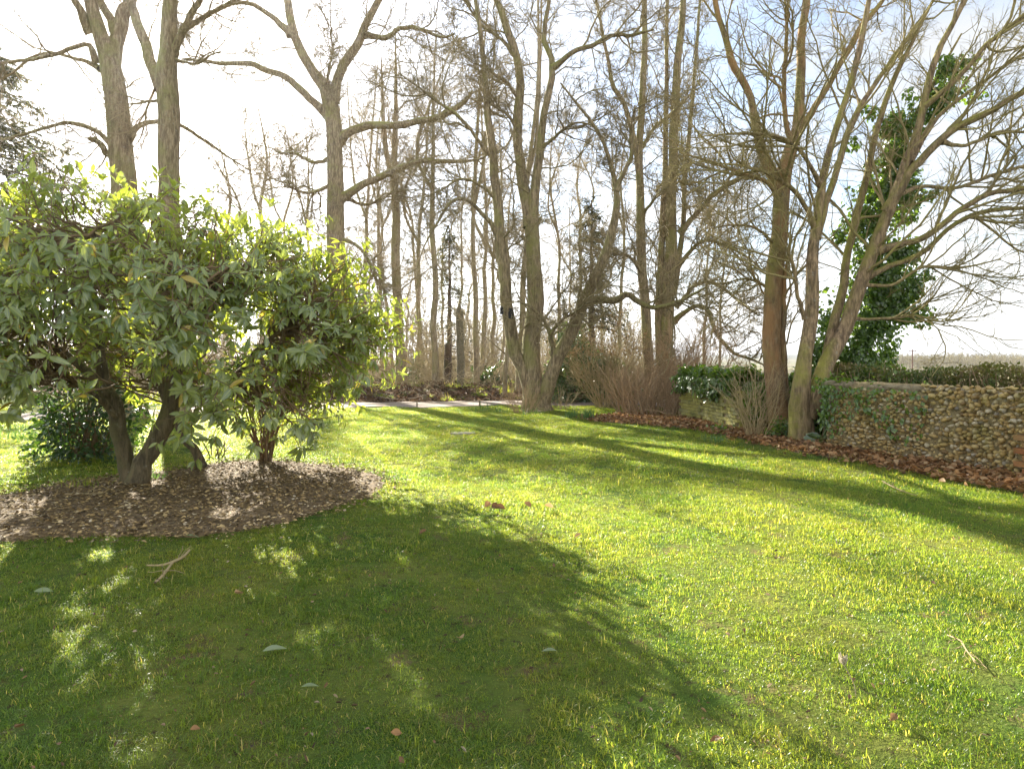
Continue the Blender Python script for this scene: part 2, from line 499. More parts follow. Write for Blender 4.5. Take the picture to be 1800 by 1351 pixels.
# gravel drive, sweeping past behind the lawn
DRIVE = np.array([[-34, 9.5], [-22, 12.2], [-15, 14.9], [-10.5, 17.8], [-6, 20.2], [-1.5, 21.3], [3.0, 21.6], [7.5, 20.6], [12, 17.8]])
dc = cr(np.c_[DRIVE, np.zeros(len(DRIVE)), np.zeros(len(DRIVE))], 120)[:, :2]
dt = nrm(np.gradient(dc, axis=0)); dn = np.c_[-dt[:, 1], dt[:, 0]]
wv = np.linspace(-1.15, 1.15, 9)
R2 = dc[:, None] + wv[None, :, None] * dn[:, None] * (1 + .05 * np.sin(np.arange(120) * .9))[:, None, None]
V = np.concatenate([R2, (gz(R2[..., 0], R2[..., 1]) + .03 - .012 * (wv ** 2)[None])[..., None]], -1)
idx = np.arange(120 * 9).reshape(120, 9)
q = np.stack([idx[:-1, :-1], idx[1:, :-1], idx[1:, 1:], idx[:-1, 1:]], -1).reshape(-1, 4)
kind(obj('driveway_path', V, q, GRAVEL), 'structure')

def drive_dist(x, y):
    d = np.full(len(x), 1e9)
    for a in dc:
        d = np.minimum(d, (x - a[0]) ** 2 + (y - a[1]) ** 2)
    return np.sqrt(d)

BED = np.array([G(*q) for q in [(-330, 905), (-120, 950), (0, 952), (120, 945), (230, 948), (350, 942), (430, 938), (500, 925), (570, 905), (640, 882), (690, 852), (672, 832), (620, 822),
                                (560, 816), (470, 812), (380, 816), (290, 826), (200, 834), (110, 846), (0, 866), (-150, 880)]])
LIT = np.array([G(*q) for q in [(1030, 738), (1120, 748), (1230, 757), (1310, 775), (1400, 797), (1500, 814), (1600, 830), (1700, 848), (1800, 868), (1950, 890), (1950, 860), (1800, 828),
                                (1700, 815), (1560, 800), (1450, 782), (1380, 765), (1300, 752), (1230, 738), (1110, 726)]])

def sheet(name, poly, dz, material, res=.12):
    lo, hi = poly.min(0), poly.max(0)
    xs = np.arange(lo[0], hi[0] + res, res); ys = np.arange(lo[1], hi[1] + res, res)
    X, Y = np.meshgrid(xs, ys, indexing='ij')
    ok = inpoly(X.ravel() + res / 2, Y.ravel() + res / 2, poly).reshape(X.shape)[:-1, :-1]
    Z = gz(X, Y) + dz + .014 * np.sin(9 * X + 3 * Y) * np.sin(7 * Y - 4 * X) + rng.uniform(0, .008, X.shape)
    full = np.zeros(X.shape, int)
    for a, c in ((0, 0), (1, 0), (0, 1), (1, 1)):
        full[a:a + ok.shape[0], c:c + ok.shape[1]] += ok
    Z = Z - .06 * (full < 4)                              # the rim dips under the turf
    idx = np.arange(X.size).reshape(X.shape)
    q = np.stack([idx[:-1, :-1], idx[1:, :-1], idx[1:, 1:], idx[:-1, 1:]], -1)[ok]
    use = np.unique(q); re = np.zeros(X.size, int); re[use] = np.arange(len(use))
    return obj(name, np.stack([X, Y, Z], -1).reshape(-1, 3)[use], re[q], material)

kind(sheet('soil_bed_ground', BED, .02, SOIL), 'structure')
kind(sheet('leafy_verge_ground', LIT, .02, SOIL), 'structure')

def in_poly_points(poly, n, box=None):
    lo, hi = poly.min(0), poly.max(0)
    pts = np.zeros((0, 2))
    while len(pts) < n:
        c = rng.uniform(lo, hi, (n * 2, 2))
        pts = np.vstack([pts, c[inpoly(c[:, 0], c[:, 1], poly)]])
    return pts[:n]

def flat_leaves(xy, tpl, size, lift=.01, tilt=.5, wid=1.0):
    n = len(xy)
    a = rng.uniform(0, 6.283, n)
    yd = np.c_[np.cos(a), np.sin(a), rng.normal(0, tilt * .5, n)]
    no = nrm(np.c_[rng.normal(0, tilt, (n, 2)), np.ones(n)])
    pp = np.c_[xy, gz(xy[:, 0], xy[:, 1]) + lift + rng.uniform(0, .03, n)]
    return scatter(tpl, pp, yd, no, rng.uniform(*size, n), wid)

# wood chips and stones on the bed
xy = in_poly_points(BED, 15000) + rng.normal(0, .14, (15000, 2))
bagc = Bag()
V, q, a, b = flat_leaves(xy, SMALL, (.012, .05), .02, .35, rng.uniform(.5, 1.6, len(xy)))
bagc.add(V, q, a, b)
kind(bagc.build('wood_chip_litter', CHIPS, smooth=False), 'stuff')

# fallen leaves along the wall and on the bank
wl = Bag()
xy = in_poly_points(LIT, 7500) + rng.normal(0, .16, (7500, 2))
V, q, a, b = flat_leaves(xy, CURL, (.045, .105), .02, .6); wl.add(V, q, a, b)
kind(wl.build('fallen_leaf_litter', LITTER), 'stuff')
wl = Bag()
xy = np.c_[rng.uniform(-16, 7, 15000), rng.uniform(21.5, 34, 15000)]
xy = xy[drive_dist(xy[:, 0], xy[:, 1]) > 1.15 + rng.normal(0, .12, len(xy))]
xy = xy[(xy[:, 1] > np.interp(xy[:, 0], dc[:, 0], dc[:, 1]))]
V, q, a, b = flat_leaves(xy, CURL, (.07, .16), .02, .6); wl.add(V, q, a, b)
kind(wl.build('woodland_leaf_litter', LITTER_DULL), 'stuff')
# ------------------------------------------------------------------ bare trees
def trace(pts, d0, d1, K=26):
    """(px, py, width px) rows -> K rows of x, y, z, radius; depth runs from d0 to d1"""
    pts = np.asarray(pts, float)
    s = np.r_[0, np.cumsum(np.hypot(np.diff(pts[:, 0]), np.diff(pts[:, 1])))]; s /= s[-1]
    rows = []
    for (px, py, w), u in zip(pts, s):
        d = d0 + (d1 - d0) * u
        rows.append([*P(px, py, d), w / 2 * d / F])
    c = cr(rows, K)
    ln = np.linalg.norm(np.diff(c[:, :3], axis=0), axis=1).sum()
    jit = rng.normal(size=(K, 3)); jit = (jit + np.roll(jit, 1, 0)) * .5
    jit[0] = 0
    c[:, :3] += jit * np.minimum(c[:, 3:4] * .22, .03)
    c[:, 3] = np.maximum(c[:, 3], .004)
    return c

def stack(cs):
    return np.stack([c[:, :3] for c in cs]), np.stack([c[:, 3] for c in cs])

def crown(Pn, R, n=(11, 9, 7), l1=(1.0, 3.2), l2=.5, l3=.5, ang=(.9, .75, .7), wig=(.22, .26, .28), up=(.06, .04, .03), tmin=.22, sides=(6, 4, 3), rmin=.0028, K=(10, 7, 5), rf=.0125):
    bag = Bag()
    P1, R1 = grow(Pn, R, n[0], l1, ang[0], K[0], wig[0], up[0], tmin, rf, rmin * 1.5)
    P2, R2 = grow(P1, R1, n[1], l2, ang[1], K[1], wig[1], up[1], .18, rf, rmin)
    bag.tubes(P1, R1, sides[0]); bag.tubes(P2, R2, sides[1])
    if n[2]:
        P3, R3 = grow(P2, R2, n[2], l3, ang[2], K[2], wig[2], up[2], .15, rf, rmin * .8)
        bag.tubes(P3, R3, sides[2])
    return bag

def bare_tree(name, label, d, stems, bk, limbs=(), crown_kw=None, group=None, cat='tree', sides=12, parts='stem', ws=()):
    """stems and limbs: (points, d0, d1) traced; twigs grow on all of them"""
    cs = []; cl = []
    for k, s in enumerate(list(stems) + list(limbs)):
        d0 = s[1] if len(s) > 1 else d; d1 = s[2] if len(s) > 2 else d
        w = ws[k] if k < len(ws) else 1.0
        rows = [(a, e, f * w) for a, e, f in s[0]]
        if cs:                                            # start on the nearest stem already built
            al = np.concatenate(cs + cl)
            pr = np.c_[900 + al[:, 0] / al[:, 1] * F, HZ - (al[:, 2] - EYE) / al[:, 1] * F]
            j = np.argmin(np.hypot(pr[:, 0] - rows[0][0], pr[:, 1] - rows[0][1]))
            d1 += al[j, 1] - d0; d0 = al[j, 1]
        c = trace(rows, d0, d1)
        if k >= len(stems):
            c[:4, 3] *= (1.45, 1.22, 1.1, 1.03)
            cl.append(c)
        else:
            cs.append(c)
    b = cs[0][0]
    root = thing(name, label, cat, (b[0], b[1], float(gz(b[0], b[1]))), group)
    for k, c in enumerate(cs):
        if k == 0:
            c[0, 2] = gz(b[0], b[1]) - .15
        Bag().tubes(c[None, :, :3], c[None, :, 3], sides, .055).build('trunk' if k == 0 else parts, bk, root)
    for c in cl:
        Bag().tubes(c[None, :, :3], c[None, :, 3], 8, .05).build('limb', bk, root)
    Pn, R = stack(cs + cl)
    crown(Pn, R, **(crown_kw or {})).build('crown', bk, root)
    return root

T1 = bare_tree('beech_tree', 'pale bare tree forking into two beside the sun, above the spotted shrub', 16.0, [
    ([(234, 735, 58), (228, 640, 50), (222, 400, 46), (215, 280, 43), (208, 220, 43), (198, 150, 42), (192, 110, 38), (180, 70, 29), (165, 20, 24), (150, -60, 20), (135, -260, 10)],),
    ([(193, 135, 32), (197, 105, 29), (206, 65, 26), (217, 30, 24), (232, -20, 22), (255, -200, 11)], 16, 16.8),
    ([(158, 60, 17), (144, 22, 15), (128, -10, 13), (100, -120, 6)], 16, 15.2)], BARK_GREY, [
    ([(170, 112, 10), (157, 80, 9), (130, 83, 8), (100, 95, 7), (50, 105, 6), (0, 112, 5), (-70, 140, 3)], 16, 14.5),
    ([(176, 122, 9), (150, 108, 7), (125, 102, 6), (95, 94, 5), (60, 98, 4), (20, 130, 3), (-20, 150, 2)], 16, 16.5),
    ([(205, 285, 14), (188, 268, 11), (172, 250, 10), (158, 243, 8)], 16, 15.7),
    ([(204, 266, 10), (180, 238, 8), (150, 222, 8), (120, 216, 7), (90, 222, 6), (40, 236, 5), (0, 246, 4), (-50, 260, 2)], 16, 14.8),
    ([(226, 242, 13), (240, 224, 9), (272, 213, 8), (310, 217, 7), (350, 240, 6), (400, 275, 4), (440, 300, 2)], 16, 17.2),
    ([(205, 60, 15), (190, 25, 14), (172, -5, 12), (155, -110, 6)], 16.2, 17)],
    dict(n=(9, 8, 7), l1=(.7, 2.4), rmin=.0052), ws=(.9, .9, .9))

T2 = bare_tree('beech_tree', 'pale bare tree with one straight trunk just below the sun', 14.6, [
    ([(318, 748, 50), (308, 700, 42), (300, 500, 38), (297, 330, 34), (295, 250, 33), (293, 180, 34), (291, 140, 35), (295, 90, 28), (297, 50, 26), (300, -20, 22), (306, -220, 9)],),
    ([(285, 158, 24), (270, 125, 20), (257, 85, 18), (245, 45, 17), (230, 0, 14), (205, -130, 7)], 14.6, 15.4)], BARK_GREY, [
    ([(302, 100, 14), (313, 75, 12), (325, 50, 12), (340, 18, 11), (352, -5, 10), (375, -100, 5)], 14.6, 14.0),
    ([(328, 48, 8), (350, 34, 6), (372, 22, 6), (402, 6, 5), (430, -4, 3)], 14.4, 14.8),
    ([(282, 178, 6), (262, 178, 5), (240, 182, 4), (222, 183, 2)], 14.6, 14.2),
    ([(276, 145, 5), (262, 182, 4), (248, 210, 3), (236, 228, 2)], 14.6, 14.9),
    ([(306, 105, 6), (345, 112, 4), (372, 96, 3), (390, 90, 2)], 14.6, 14.2)],
    dict(n=(8, 7, 7), l1=(.6, 2.1), rmin=.005))

T3 = bare_tree('oak_tree', 'tall bare oak with long level limbs reaching right, behind the spotted shrub', 27.0, [
    ([(600, 700, 46), (598, 600, 36), (592, 450, 32), (588, 330, 30), (588, 250, 29), (585, 200, 29), (578, 162, 26), (558, 138, 18), (540, 113, 17), (522, 80, 16), (515, 50, 15), (508, 15, 14), (500, -50, 11), (488, -190, 5)],),
    ([(586, 180, 22), (590, 150, 18), (600, 126, 17), (615, 98, 16), (633, 70, 15), (645, 40, 13), (660, 10, 11), (682, -40, 8), (705, -150, 4)], 27, 26)], BARK_OAK, [
    ([(578, 202, 17), (555, 185, 14), (530, 160, 13), (500, 135, 12), (470, 125, 11), (440, 113, 10), (400, 112, 8), (365, 108, 6), (320, 104, 3)], 27, 25),
    ([(512, 62, 14), (490, 38, 11), (465, 20, 9), (440, 8, 8), (415, 5, 7), (388, 16, 6), (352, 35, 5), (322, 62, 3)], 27, 26),
    ([(594, 250, 16), (612, 234, 14), (642, 221, 14), (690, 222, 13), (740, 213, 12), (780, 203, 11), (815, 180, 8), (832, 160, 5)], 27, 25),
    ([(596, 350, 16), (620, 335, 14), (660, 315, 13), (700, 297, 12), (740, 283, 10), (775, 284, 8), (815, 283, 6), (850, 278, 3)], 27, 24.5),
    ([(640, 62, 10), (680, 66, 9), (702, 50, 8), (742, 52, 7), (775, 66, 5), (800, 60, 3)], 26.5, 25),
    ([(532, 92, 10), (548, 122, 6), (572, 150, 5), (578, 120, 5), (585, 90, 4), (580, 55, 3)], 27, 26),
    ([(600, 345, 9), (640, 360, 5), (670, 350, 4), (700, 330, 2)], 27, 28),
    ([(585, 320, 8), (560, 335, 6), (530, 338, 5), (500, 320, 3)], 27, 26),
    ([(580, 280, 8), (550, 285, 6), (520, 270, 5), (490, 268, 3)], 27, 28.5),
    ([(596, 420, 8), (625, 430, 6), (650, 460, 5), (665, 500, 3)], 27, 25.5)],
    dict(n=(17, 11, 9), l1=(.9, 3.8), wig=(.3, .34, .34), tmin=.28, rmin=.009))

T4 = bare_tree('maple_tree', 'bare multi-stemmed tree with black bird boxes and one stem arching right', 18.3, [
    ([(944, 726, 88), (940, 712, 66), (937, 680, 54), (935, 600, 46), (939, 520, 43), (937, 450, 38), (933, 385, 35), (940, 330, 23), (943, 300, 21), (950, 240, 19), (957, 190, 17), (963, 160, 17), (970, 122, 16), (967, 98, 14), (955, 72, 13), (958, 38, 11), (965, 0, 10), (972, -90, 5)],),
    ([(936, 710, 40), (922, 660, 30), (906, 622, 29), (897, 560, 28), (886, 480, 26), (878, 420, 24), (873, 333, 22), (868, 280, 21), (858, 217, 18), (856, 187, 17), (853, 133, 13), (847, 67, 11), (838, 15, 9), (822, -80, 5)], 18.3, 17.6),
    ([(931, 400, 26), (924, 345, 22), (914, 290, 18), (911, 240, 17), (912, 200, 17), (914, 150, 16), (908, 100, 15), (895, 60, 15), (880, 20, 13), (865, -30, 10), (845, -160, 5)], 18.3, 18.9),
    ([(950, 716, 46), (960, 685, 37), (975, 640, 34), (1000, 590, 30), (1022, 540, 27), (1045, 490, 25), (1062, 450, 22), (1075, 410, 20), (1083, 360, 17), (1082, 322, 14), (1070, 275, 10), (1058, 245, 9), (1040, 215, 8), (1020, 190, 6), (985, 145, 4)], 18.3, 16.4)], BARK_OAK, [
    ([(971, 120, 10), (995, 100, 9), (1015, 88, 8), (1045, 78, 8), (1075, 62, 7), (1110, 62, 6), (1150, 52, 3)], 18.3, 17.2),
    ([(1083, 335, 10), (1098, 300, 8), (1110, 275, 7), (1108, 235, 6), (1116, 185, 3)], 17, 16.5),
    ([(1032, 528, 14), (1058, 528, 12), (1085, 526, 12), (1105, 518, 11), (1122, 530, 10), (1150, 541, 8), (1190, 532, 7), (1240, 505, 3)], 17.3, 16.2),
    ([(974, 628, 9), (968, 592, 8), (957, 565, 6), (938, 543, 5), (910, 528, 3)], 18, 17.2),
    ([(968, 585, 6), (990, 560, 5), (1015, 545, 5), (1040, 510, 3)], 17.8, 17.0),
    ([(876, 412, 11), (860, 388, 8), (838, 366, 7), (818, 350, 6), (797, 352, 6), (780, 372, 5), (764, 400, 4), (746, 432, 3), (733, 472, 2)], 17.9, 16.5),
    ([(872, 350, 6), (848, 328, 5), (810, 314, 4), (780, 332, 3), (742, 348, 2)], 17.8, 17),
    ([(868, 276, 9), (850, 260, 7), (825, 226, 6), (800, 200, 6), (770, 180, 5), (738, 155, 4), (700, 128, 2)], 17.7, 16.6),
    ([(911, 236, 7), (895, 205, 5), (868, 185, 3)], 18.5, 18),
    ([(913, 176, 7), (892, 147, 6), (868, 130, 5), (845, 105, 3)], 18.6, 18),
    ([(904, 92, 8), (880, 68, 6), (850, 48, 5), (830, 22, 4), (810, -10, 3)], 18.6, 19.2),
    ([(950, 262, 7), (965, 250, 6), (990, 228, 5), (1015, 216, 4), (1050, 222, 2)], 18.3, 17.2)],
    dict(n=(15, 10, 9), l1=(.7, 3.0), wig=(.24, .30, .32), tmin=.28, rmin=.0066), ws=(.70, .76, .95, .74))

T5 = bare_tree('lime_tree', 'straight bare tree rising right behind the brown thicket, thin side stem curving left', 20.5, [
    ([(1142, 712, 32), (1138, 620, 27), (1132, 500, 26), (1126, 400, 24), (1123, 300, 22), (1127, 200, 19), (1132, 120, 17), (1133, 40, 15), (1135, -60, 12), (1138, -250, 5)],),
    ([(1125, 310, 16), (1116, 255, 14), (1108, 215, 13), (1095, 180, 11), (1077, 148, 11), (1068, 100, 9), (1058, 50, 8), (1048, 0, 7), (1032, -100, 3)], 20.5, 19.5)], BARK_OAK, [
    ([(1128, 258, 7), (1150, 225, 6), (1185, 195, 5), (1215, 165, 3)], 20.5, 20),
    ([(1130, 480, 7), (1105, 450, 5), (1080, 445, 4), (1050, 420, 2)], 20.5, 19),
    ([(1128, 380, 6), (1150, 350, 5), (1172, 330, 4), (1200, 318, 2)], 20.5, 19.5)],
    dict(n=(34, 9, 8), l1=(.6, 2.4), wig=(.24, .28, .3), tmin=.15, rmin=.0065), ws=(.66, .7))

T6 = bare_tree('lime_tree', 'thickest of the straight bare trees standing in the brown thicket, with a branch drooping right', 21.5, [
    ([(1165, 706, 42), (1170, 620, 34), (1176, 500, 32), (1180, 400, 29), (1183, 300, 26), (1187, 200, 23), (1193, 100, 19), (1200, 20, 16), (1208, -120, 8)],),
    ([(1158, 702, 20), (1160, 500, 17), (1165, 380, 14), (1170, 250, 12), (1172, 100, 10), (1172, 0, 8), (1170, -100, 4)], 22.2, 22.6),
    ([(1184, 520, 16), (1194, 450, 14), (1202, 380, 12), (1205, 300, 12), (1215, 200, 10), (1225, 80, 8), (1234, -40, 5)], 21.5, 21)], BARK_OAK, [
    ([(1195, 410, 10), (1228, 372, 9), (1255, 342, 9), (1290, 320, 8), (1332, 300, 4)], 21.3, 20),
    ([(1185, 565, 10), (1213, 542, 8), (1240, 540, 8), (1262, 590, 7), (1291, 621, 6), (1313, 628, 5), (1345, 642, 3)], 21.3, 18.5),
    ([(1190, 470, 9), (1225, 430, 7), (1260, 425, 6), (1310, 450, 4), (1345, 480, 2)], 21.3, 19.5),
    ([(1188, 540, 8), (1225, 500, 6), (1260, 500, 6), (1300, 530, 5), (1335, 555, 3)], 21.3, 20)],
    dict(n=(26, 9, 8), l1=(.7, 2.8), wig=(.24, .28, .3), tmin=.15, rmin=.007), ws=(.68, .75, .7))

T7 = bare_tree('sycamore_tree', 'warm brown bare trunk forking in a V, left of the mossy clump by the wall', 12.6, [
    ([(1376, 768, 44), (1370, 720, 37), (1362, 650, 32), (1360, 560, 31), (1362, 480, 30), (1366, 420, 29), (1371, 370, 29), (1377, 325, 27), (1388, 270, 24), (1400, 230, 20), (1407, 180, 17), (1407, 120, 15), (1410, 60, 13), (1418, 0, 12), (1428, -140, 6)],),
    ([(1373, 345, 22), (1358, 302, 20), (1338, 265, 17), (1328, 220, 15), (1322, 180, 13), (1310, 150, 13), (1287, 112, 13), (1272, 60, 10), (1258, 10, 9), (1242, -110, 5)], 12.6, 12.0),
    ([(1400, 238, 13), (1425, 200, 12), (1445, 165, 10), (1465, 130, 10), (1490, 90, 10), (1515, 45, 10), (1545, 10, 8), (1585, -60, 5)], 12.6, 13.2)], BARK_WARM, [
    ([(1391, 250, 10), (1381, 215, 9), (1378, 150, 8), (1382, 80, 7), (1386, -20, 4)], 12.6, 11.8),
    ([(1372, 352, 9), (1350, 322, 8), (1320, 310, 7), (1280, 296, 6), (1240, 281, 4), (1195, 268, 2)], 12.6, 11.6),
    ([(1382, 700, 10), (1378, 600, 9), (1378, 520, 8), (1382, 470, 6), (1392, 415, 3)], 12.4, 12.2),
    ([(1362, 430, 6), (1335, 405, 5), (1300, 395, 4), (1255, 400, 2)], 12.6, 11.5),
    ([(1360, 520, 6), (1340, 500, 5), (1310, 490, 4), (1270, 500, 2)], 12.6, 13.4)],
    dict(n=(16, 9, 7), l1=(.6, 2.5), wig=(.2, .26, .3), tmin=.25, rmin=.0034))

T8 = bare_tree('sycamore_tree', 'mossy bare clump of stems fanning right from one base by the flint wall', 11.3, [
    ([(1411, 788, 60), (1411, 765, 53), (1411, 735, 50), (1410, 705, 44), (1414, 640, 31), (1422, 560, 28), (1428, 490, 26), (1434, 420, 23), (1442, 370, 20), (1448, 320, 18), (1458, 270, 15), (1470, 225, 14), (1485, 180, 13), (1498, 140, 13), (1510, 90, 13), (1522, 30, 11), (1535, -40, 8), (1555, -180, 4)],),
    ([(1418, 730, 40), (1436, 682, 34), (1458, 635, 31), (1480, 585, 28), (1505, 520, 27), (1525, 460, 26), (1545, 410, 25), (1570, 350, 22), (1592, 290, 18), (1612, 240, 16), (1625, 190, 14), (1634, 140, 13), (1655, 80, 11), (1690, 10, 9), (1730, -90, 4)], 11.3, 10.6),
    ([(1436, 420, 17), (1460, 335, 14), (1478, 272, 13), (1500, 210, 12), (1530, 160, 10), (1565, 110, 9), (1600, 60, 8), (1655, -20, 4)], 11.3, 12.2),
    ([(1432, 715, 22), (1460, 600, 19), (1478, 520, 17), (1490, 450, 15), (1505, 380, 14), (1525, 300, 12), (1540, 230, 11), (1560, 170, 10), (1590, 100, 8), (1640, 0, 5)], 11.6, 12.4)], BARK_MOSS, [
    ([(1560, 372, 17), (1580, 335, 15), (1605, 298, 14), (1640, 260, 14), (1680, 225, 13), (1740, 195, 11), (1800, 160, 10), (1900, 115, 5)], 10.7, 9.6),
    ([(1535, 442, 14), (1580, 430, 11), (1630, 415, 11), (1680, 375, 10), (1740, 340, 9), (1800, 330, 8), (1900, 300, 4)], 10.8, 9.8),
    ([(1515, 492, 11), (1560, 470, 9), (1620, 446, 9), (1670, 400, 8), (1720, 375, 8), (1800, 365, 6), (1890, 372, 3)], 10.9, 10.6),
    ([(1578, 342, 8), (1620, 328, 7), (1680, 330, 6), (1740, 310, 6), (1820, 285, 4)], 10.7, 11.6),
    ([(1624, 188, 10), (1680, 140, 8), (1740, 75, 8), (1800, 30, 7), (1880, -40, 3)], 10.6, 9.8),
    ([(1600, 285, 8), (1650, 205, 7), (1720, 150, 6), (1800, 95, 5), (1880, 60, 2)], 10.6, 11.6),
    ([(1434, 402, 10), (1420, 370, 8), (1397, 338, 8), (1370, 316, 7), (1340, 301, 6), (1295, 290, 4), (1240, 286, 2)], 11.3, 10.4),
    ([(1445, 330, 9), (1420, 285, 7), (1390, 250, 7), (1350, 238, 6), (1300, 235, 5), (1235, 240, 2)], 11.4, 10.2),
    ([(1520, 500, 6), (1570, 500, 5), (1620, 470, 5), (1690, 470, 4), (1760, 455, 2)], 10.9, 9.9),
    ([(1495, 560, 6), (1560, 560, 5), (1610, 555, 4), (1650, 565, 3), (1710, 556, 1.5)], 11, 10),
    ([(1655, 250, 8), (1700, 255, 6), (1760, 232, 6), (1830, 235, 3)], 10.2, 10.6),
    ([(1415, 560, 8), (1402, 520, 7), (1395, 470, 6), (1375, 420, 4), (1360, 400, 2)], 11.3, 10.7)],
    dict(n=(15, 9, 7), l1=(.6, 2.7), ang=(.65, .6, .65), wig=(.14, .2, .26), tmin=.28, rmin=.003), ws=(.8, .85, .85, .9))

# ivy-clad stem by the wall
IV = [(1498, 770, 30), (1503, 690, 26), (1512, 620, 22), (1525, 550, 18), (1538, 450, 15), (1552, 350, 13), (1578, 270, 11), (1612, 200, 9), (1650, 130, 6), (1690, 60, 3)]
ivt = trace(IV, 12.1, 12.1)
b = ivt[0]
T9 = thing('ivy_clad_tree', 'leaning stem wrapped in dark green ivy beside the flint wall', 'tree', (b[0], b[1], float(gz(b[0], b[1]))))
ivt[0, 2] -= .2
Bag().tubes(ivt[None, :, :3], ivt[None, :, 3], 9, .06).build('trunk', BARK_MOSS, T9)
crown(ivt[None, :, :3], ivt[None, :, 3], n=(30, 7, 5), l1=(.5, 1.6), tmin=.3, rmin=.0024).build('crown', BARK_MOSS, T9)
def blobs(rows, d, per, dj=.6):
    """leaf positions and outward normals from (px, py, r px, weight) blobs"""
    pp = []; nn = []
    for px, py, r, w in rows:
        n = int(per * w)
        c = P(px, py, d); R = r * d / F
        u = rv(n)
        rad = R * rng.uniform(.25, 1, n) ** .45
        q = c + u * rad[:, None] * np.array([1, .85, 1.0])
        pp.append(q); nn.append(u)
    return np.concatenate(pp), np.concatenate(nn)
ivb = []
for px, py, r, w in [(1478, 742, 34, 1.3), (1502, 752, 26, .9), (1468, 700, 28, .9), (1492, 700, 34, 1.2), (1500, 650, 42, 1.3), (1545, 620, 40, 1.1), (1520, 570, 46, 1.4), (1560, 560, 40, 1.2), (1550, 500, 48, 1.3), (1590, 490, 34, .8), (1545, 430, 44, 1.1), (1590, 440, 26, .5),
                     (1535, 370, 36, .9), (1570, 330, 34, .8), (1610, 330, 26, .5), (1575, 280, 34, .8), (1600, 230, 32, .7), (1635, 190, 26, .5), (1668, 150, 28, .5), (1690, 115, 20, .3), (1480, 640, 30, .7), (1595, 545, 24, .5)]:
    for _ in range(15):                                    # break every mass up into smaller clumps
        a = rng.normal(0, .72, 2) * r
        ivb.append((px - 10 + a[0], py + a[1], r * rng.uniform(.3, .75), w * rng.uniform(.5, 1.4)))
pp, nn = blobs(ivb, 12.0, 105)
yd = nrm(rv(len(pp)) * .7 + np.array([0, 0, -.8]) + nn * .4)
V, q, a, bb = scatter(IVY, pp, yd, nrm(nn + np.array([0, 0, .5]) + .5 * rv(len(pp))), rng.uniform(.04, .095, len(pp)), rng.uniform(.8, 1.1, len(pp)))
Bag().add(V, q, a, bb).build('ivy_foliage', IVY_M, T9)

# bird boxes on the multi-stemmed tree
def bird_box(label, px, py, d, h, w, side):
    c = P(px, py, d)
    o = thing('bird_box', label, 'bird box', c)
    g = Bag()
    prof = []
    for k in range(9):                                    # rounded top
        a = math.pi * k / 8
        prof.append((math.cos(a) * w / 2, h / 2 - w / 2 + math.sin(a) * w / 2))
    prof += [(-w / 2, -h / 2), (w / 2, -h / 2)]
    n = len(prof)
    V = [(x, -w * .45, z) for x, z in prof] + [(x, w * .45, z) for x, z in prof]
    V = np.array(V) + c
    qs = [[k, (k + 1) % n, (k + 1) % n + n, k + n] for k in range(n)]
    g.add(V, np.array(qs)); 
    g.F.setdefault(n, []).append(np.array([list(range(n))[::-1], list(range(n, 2 * n))]))
    g.build('shell', BLACK_BOX, o, smooth=False)
    r = Bag(); r.box(c + np.array([0, w * .1, h / 2 + .012]), (w * .75, w * 1.3, .02)); r.build('lid', BLACK_BOX, o, smooth=False)
    e = Bag(); an = np.arange(10) * 2 * np.pi / 10
    ring = np.c_[np.cos(an) * .018, np.full(10, -w * .455), np.sin(an) * .018 + h * .18] + c
    e.add(np.vstack([ring, ring + [0, -.012, 0]]), np.array([[k, (k + 1) % 10, (k + 1) % 10 + 10, k + 10] for k in range(10)])); e.build('entrance_ring', WOOD_POST, o, smooth=False)
bird_box('black bird box standing out from the left edge of the forked stem', 882, 546, 17.75, .20, .10, -1)
bird_box('larger black round-topped bird box on the front of the forked stem', 898, 552, 17.55, .27, .135, 1)

# ------------------------------------------------------------------ the wood behind the drive
def wood_tree(name, label, px, d, w, pxt, fork, bk=None, group=None, kw=None, lean=0.0, top=None):
    """a bare forest tree: base pixel column, distance, trunk width, column at the top, forking row"""
    zt = rng.uniform(16.5, 21) if top is None else top
    pyt = HZ - (zt - EYE) * F / d
    pb = HZ + (EYE - float(gz((px - 900) * d / F, d))) * F / d
    fork = max(fork, HZ - (.6 * zt - EYE) * F / d); w = w * .66
    n = 7; rows = []
    for k in range(n):
        u = k / (n - 1)
        rows.append((px + (pxt - px) * u + (rng.normal(0, 1.5) if 0 < k else 0), pb + (fork - pb) * u, w * (1.18 if k == 0 else 1 - .35 * u)))
    stems = [(rows + [(pxt + lean * 20 + rng.normal(0, 12), fork - (fork - pyt) * .4, w * .45), (pxt + lean * 40 + rng.normal(0, 22), pyt, w * .1)],)]
    stems.append(([(rows[-1][0], rows[-1][1] + 8, w * .55), (pxt + rng.choice([-1, 1]) * rng.uniform(14, 26), fork - (fork - pyt) * .25, w * .45),
                   (pxt + rng.choice([-1, 1]) * rng.uniform(20, 45), pyt + (fork - pyt) * .15, w * .1)], d, d + rng.normal(0, 1)))
    return bare_tree(name, label, d, stems, bk or BARK_WOOD, (), kw or dict(n=(20, 8, 6), l1=(.9, 3.6), wig=(.3, .34, .34), up=(.05, .03, .02), tmin=.22, rmin=.0045 + d * .00022, K=(8, 5, 4), sides=(5, 3, 3)), group, sides=9)

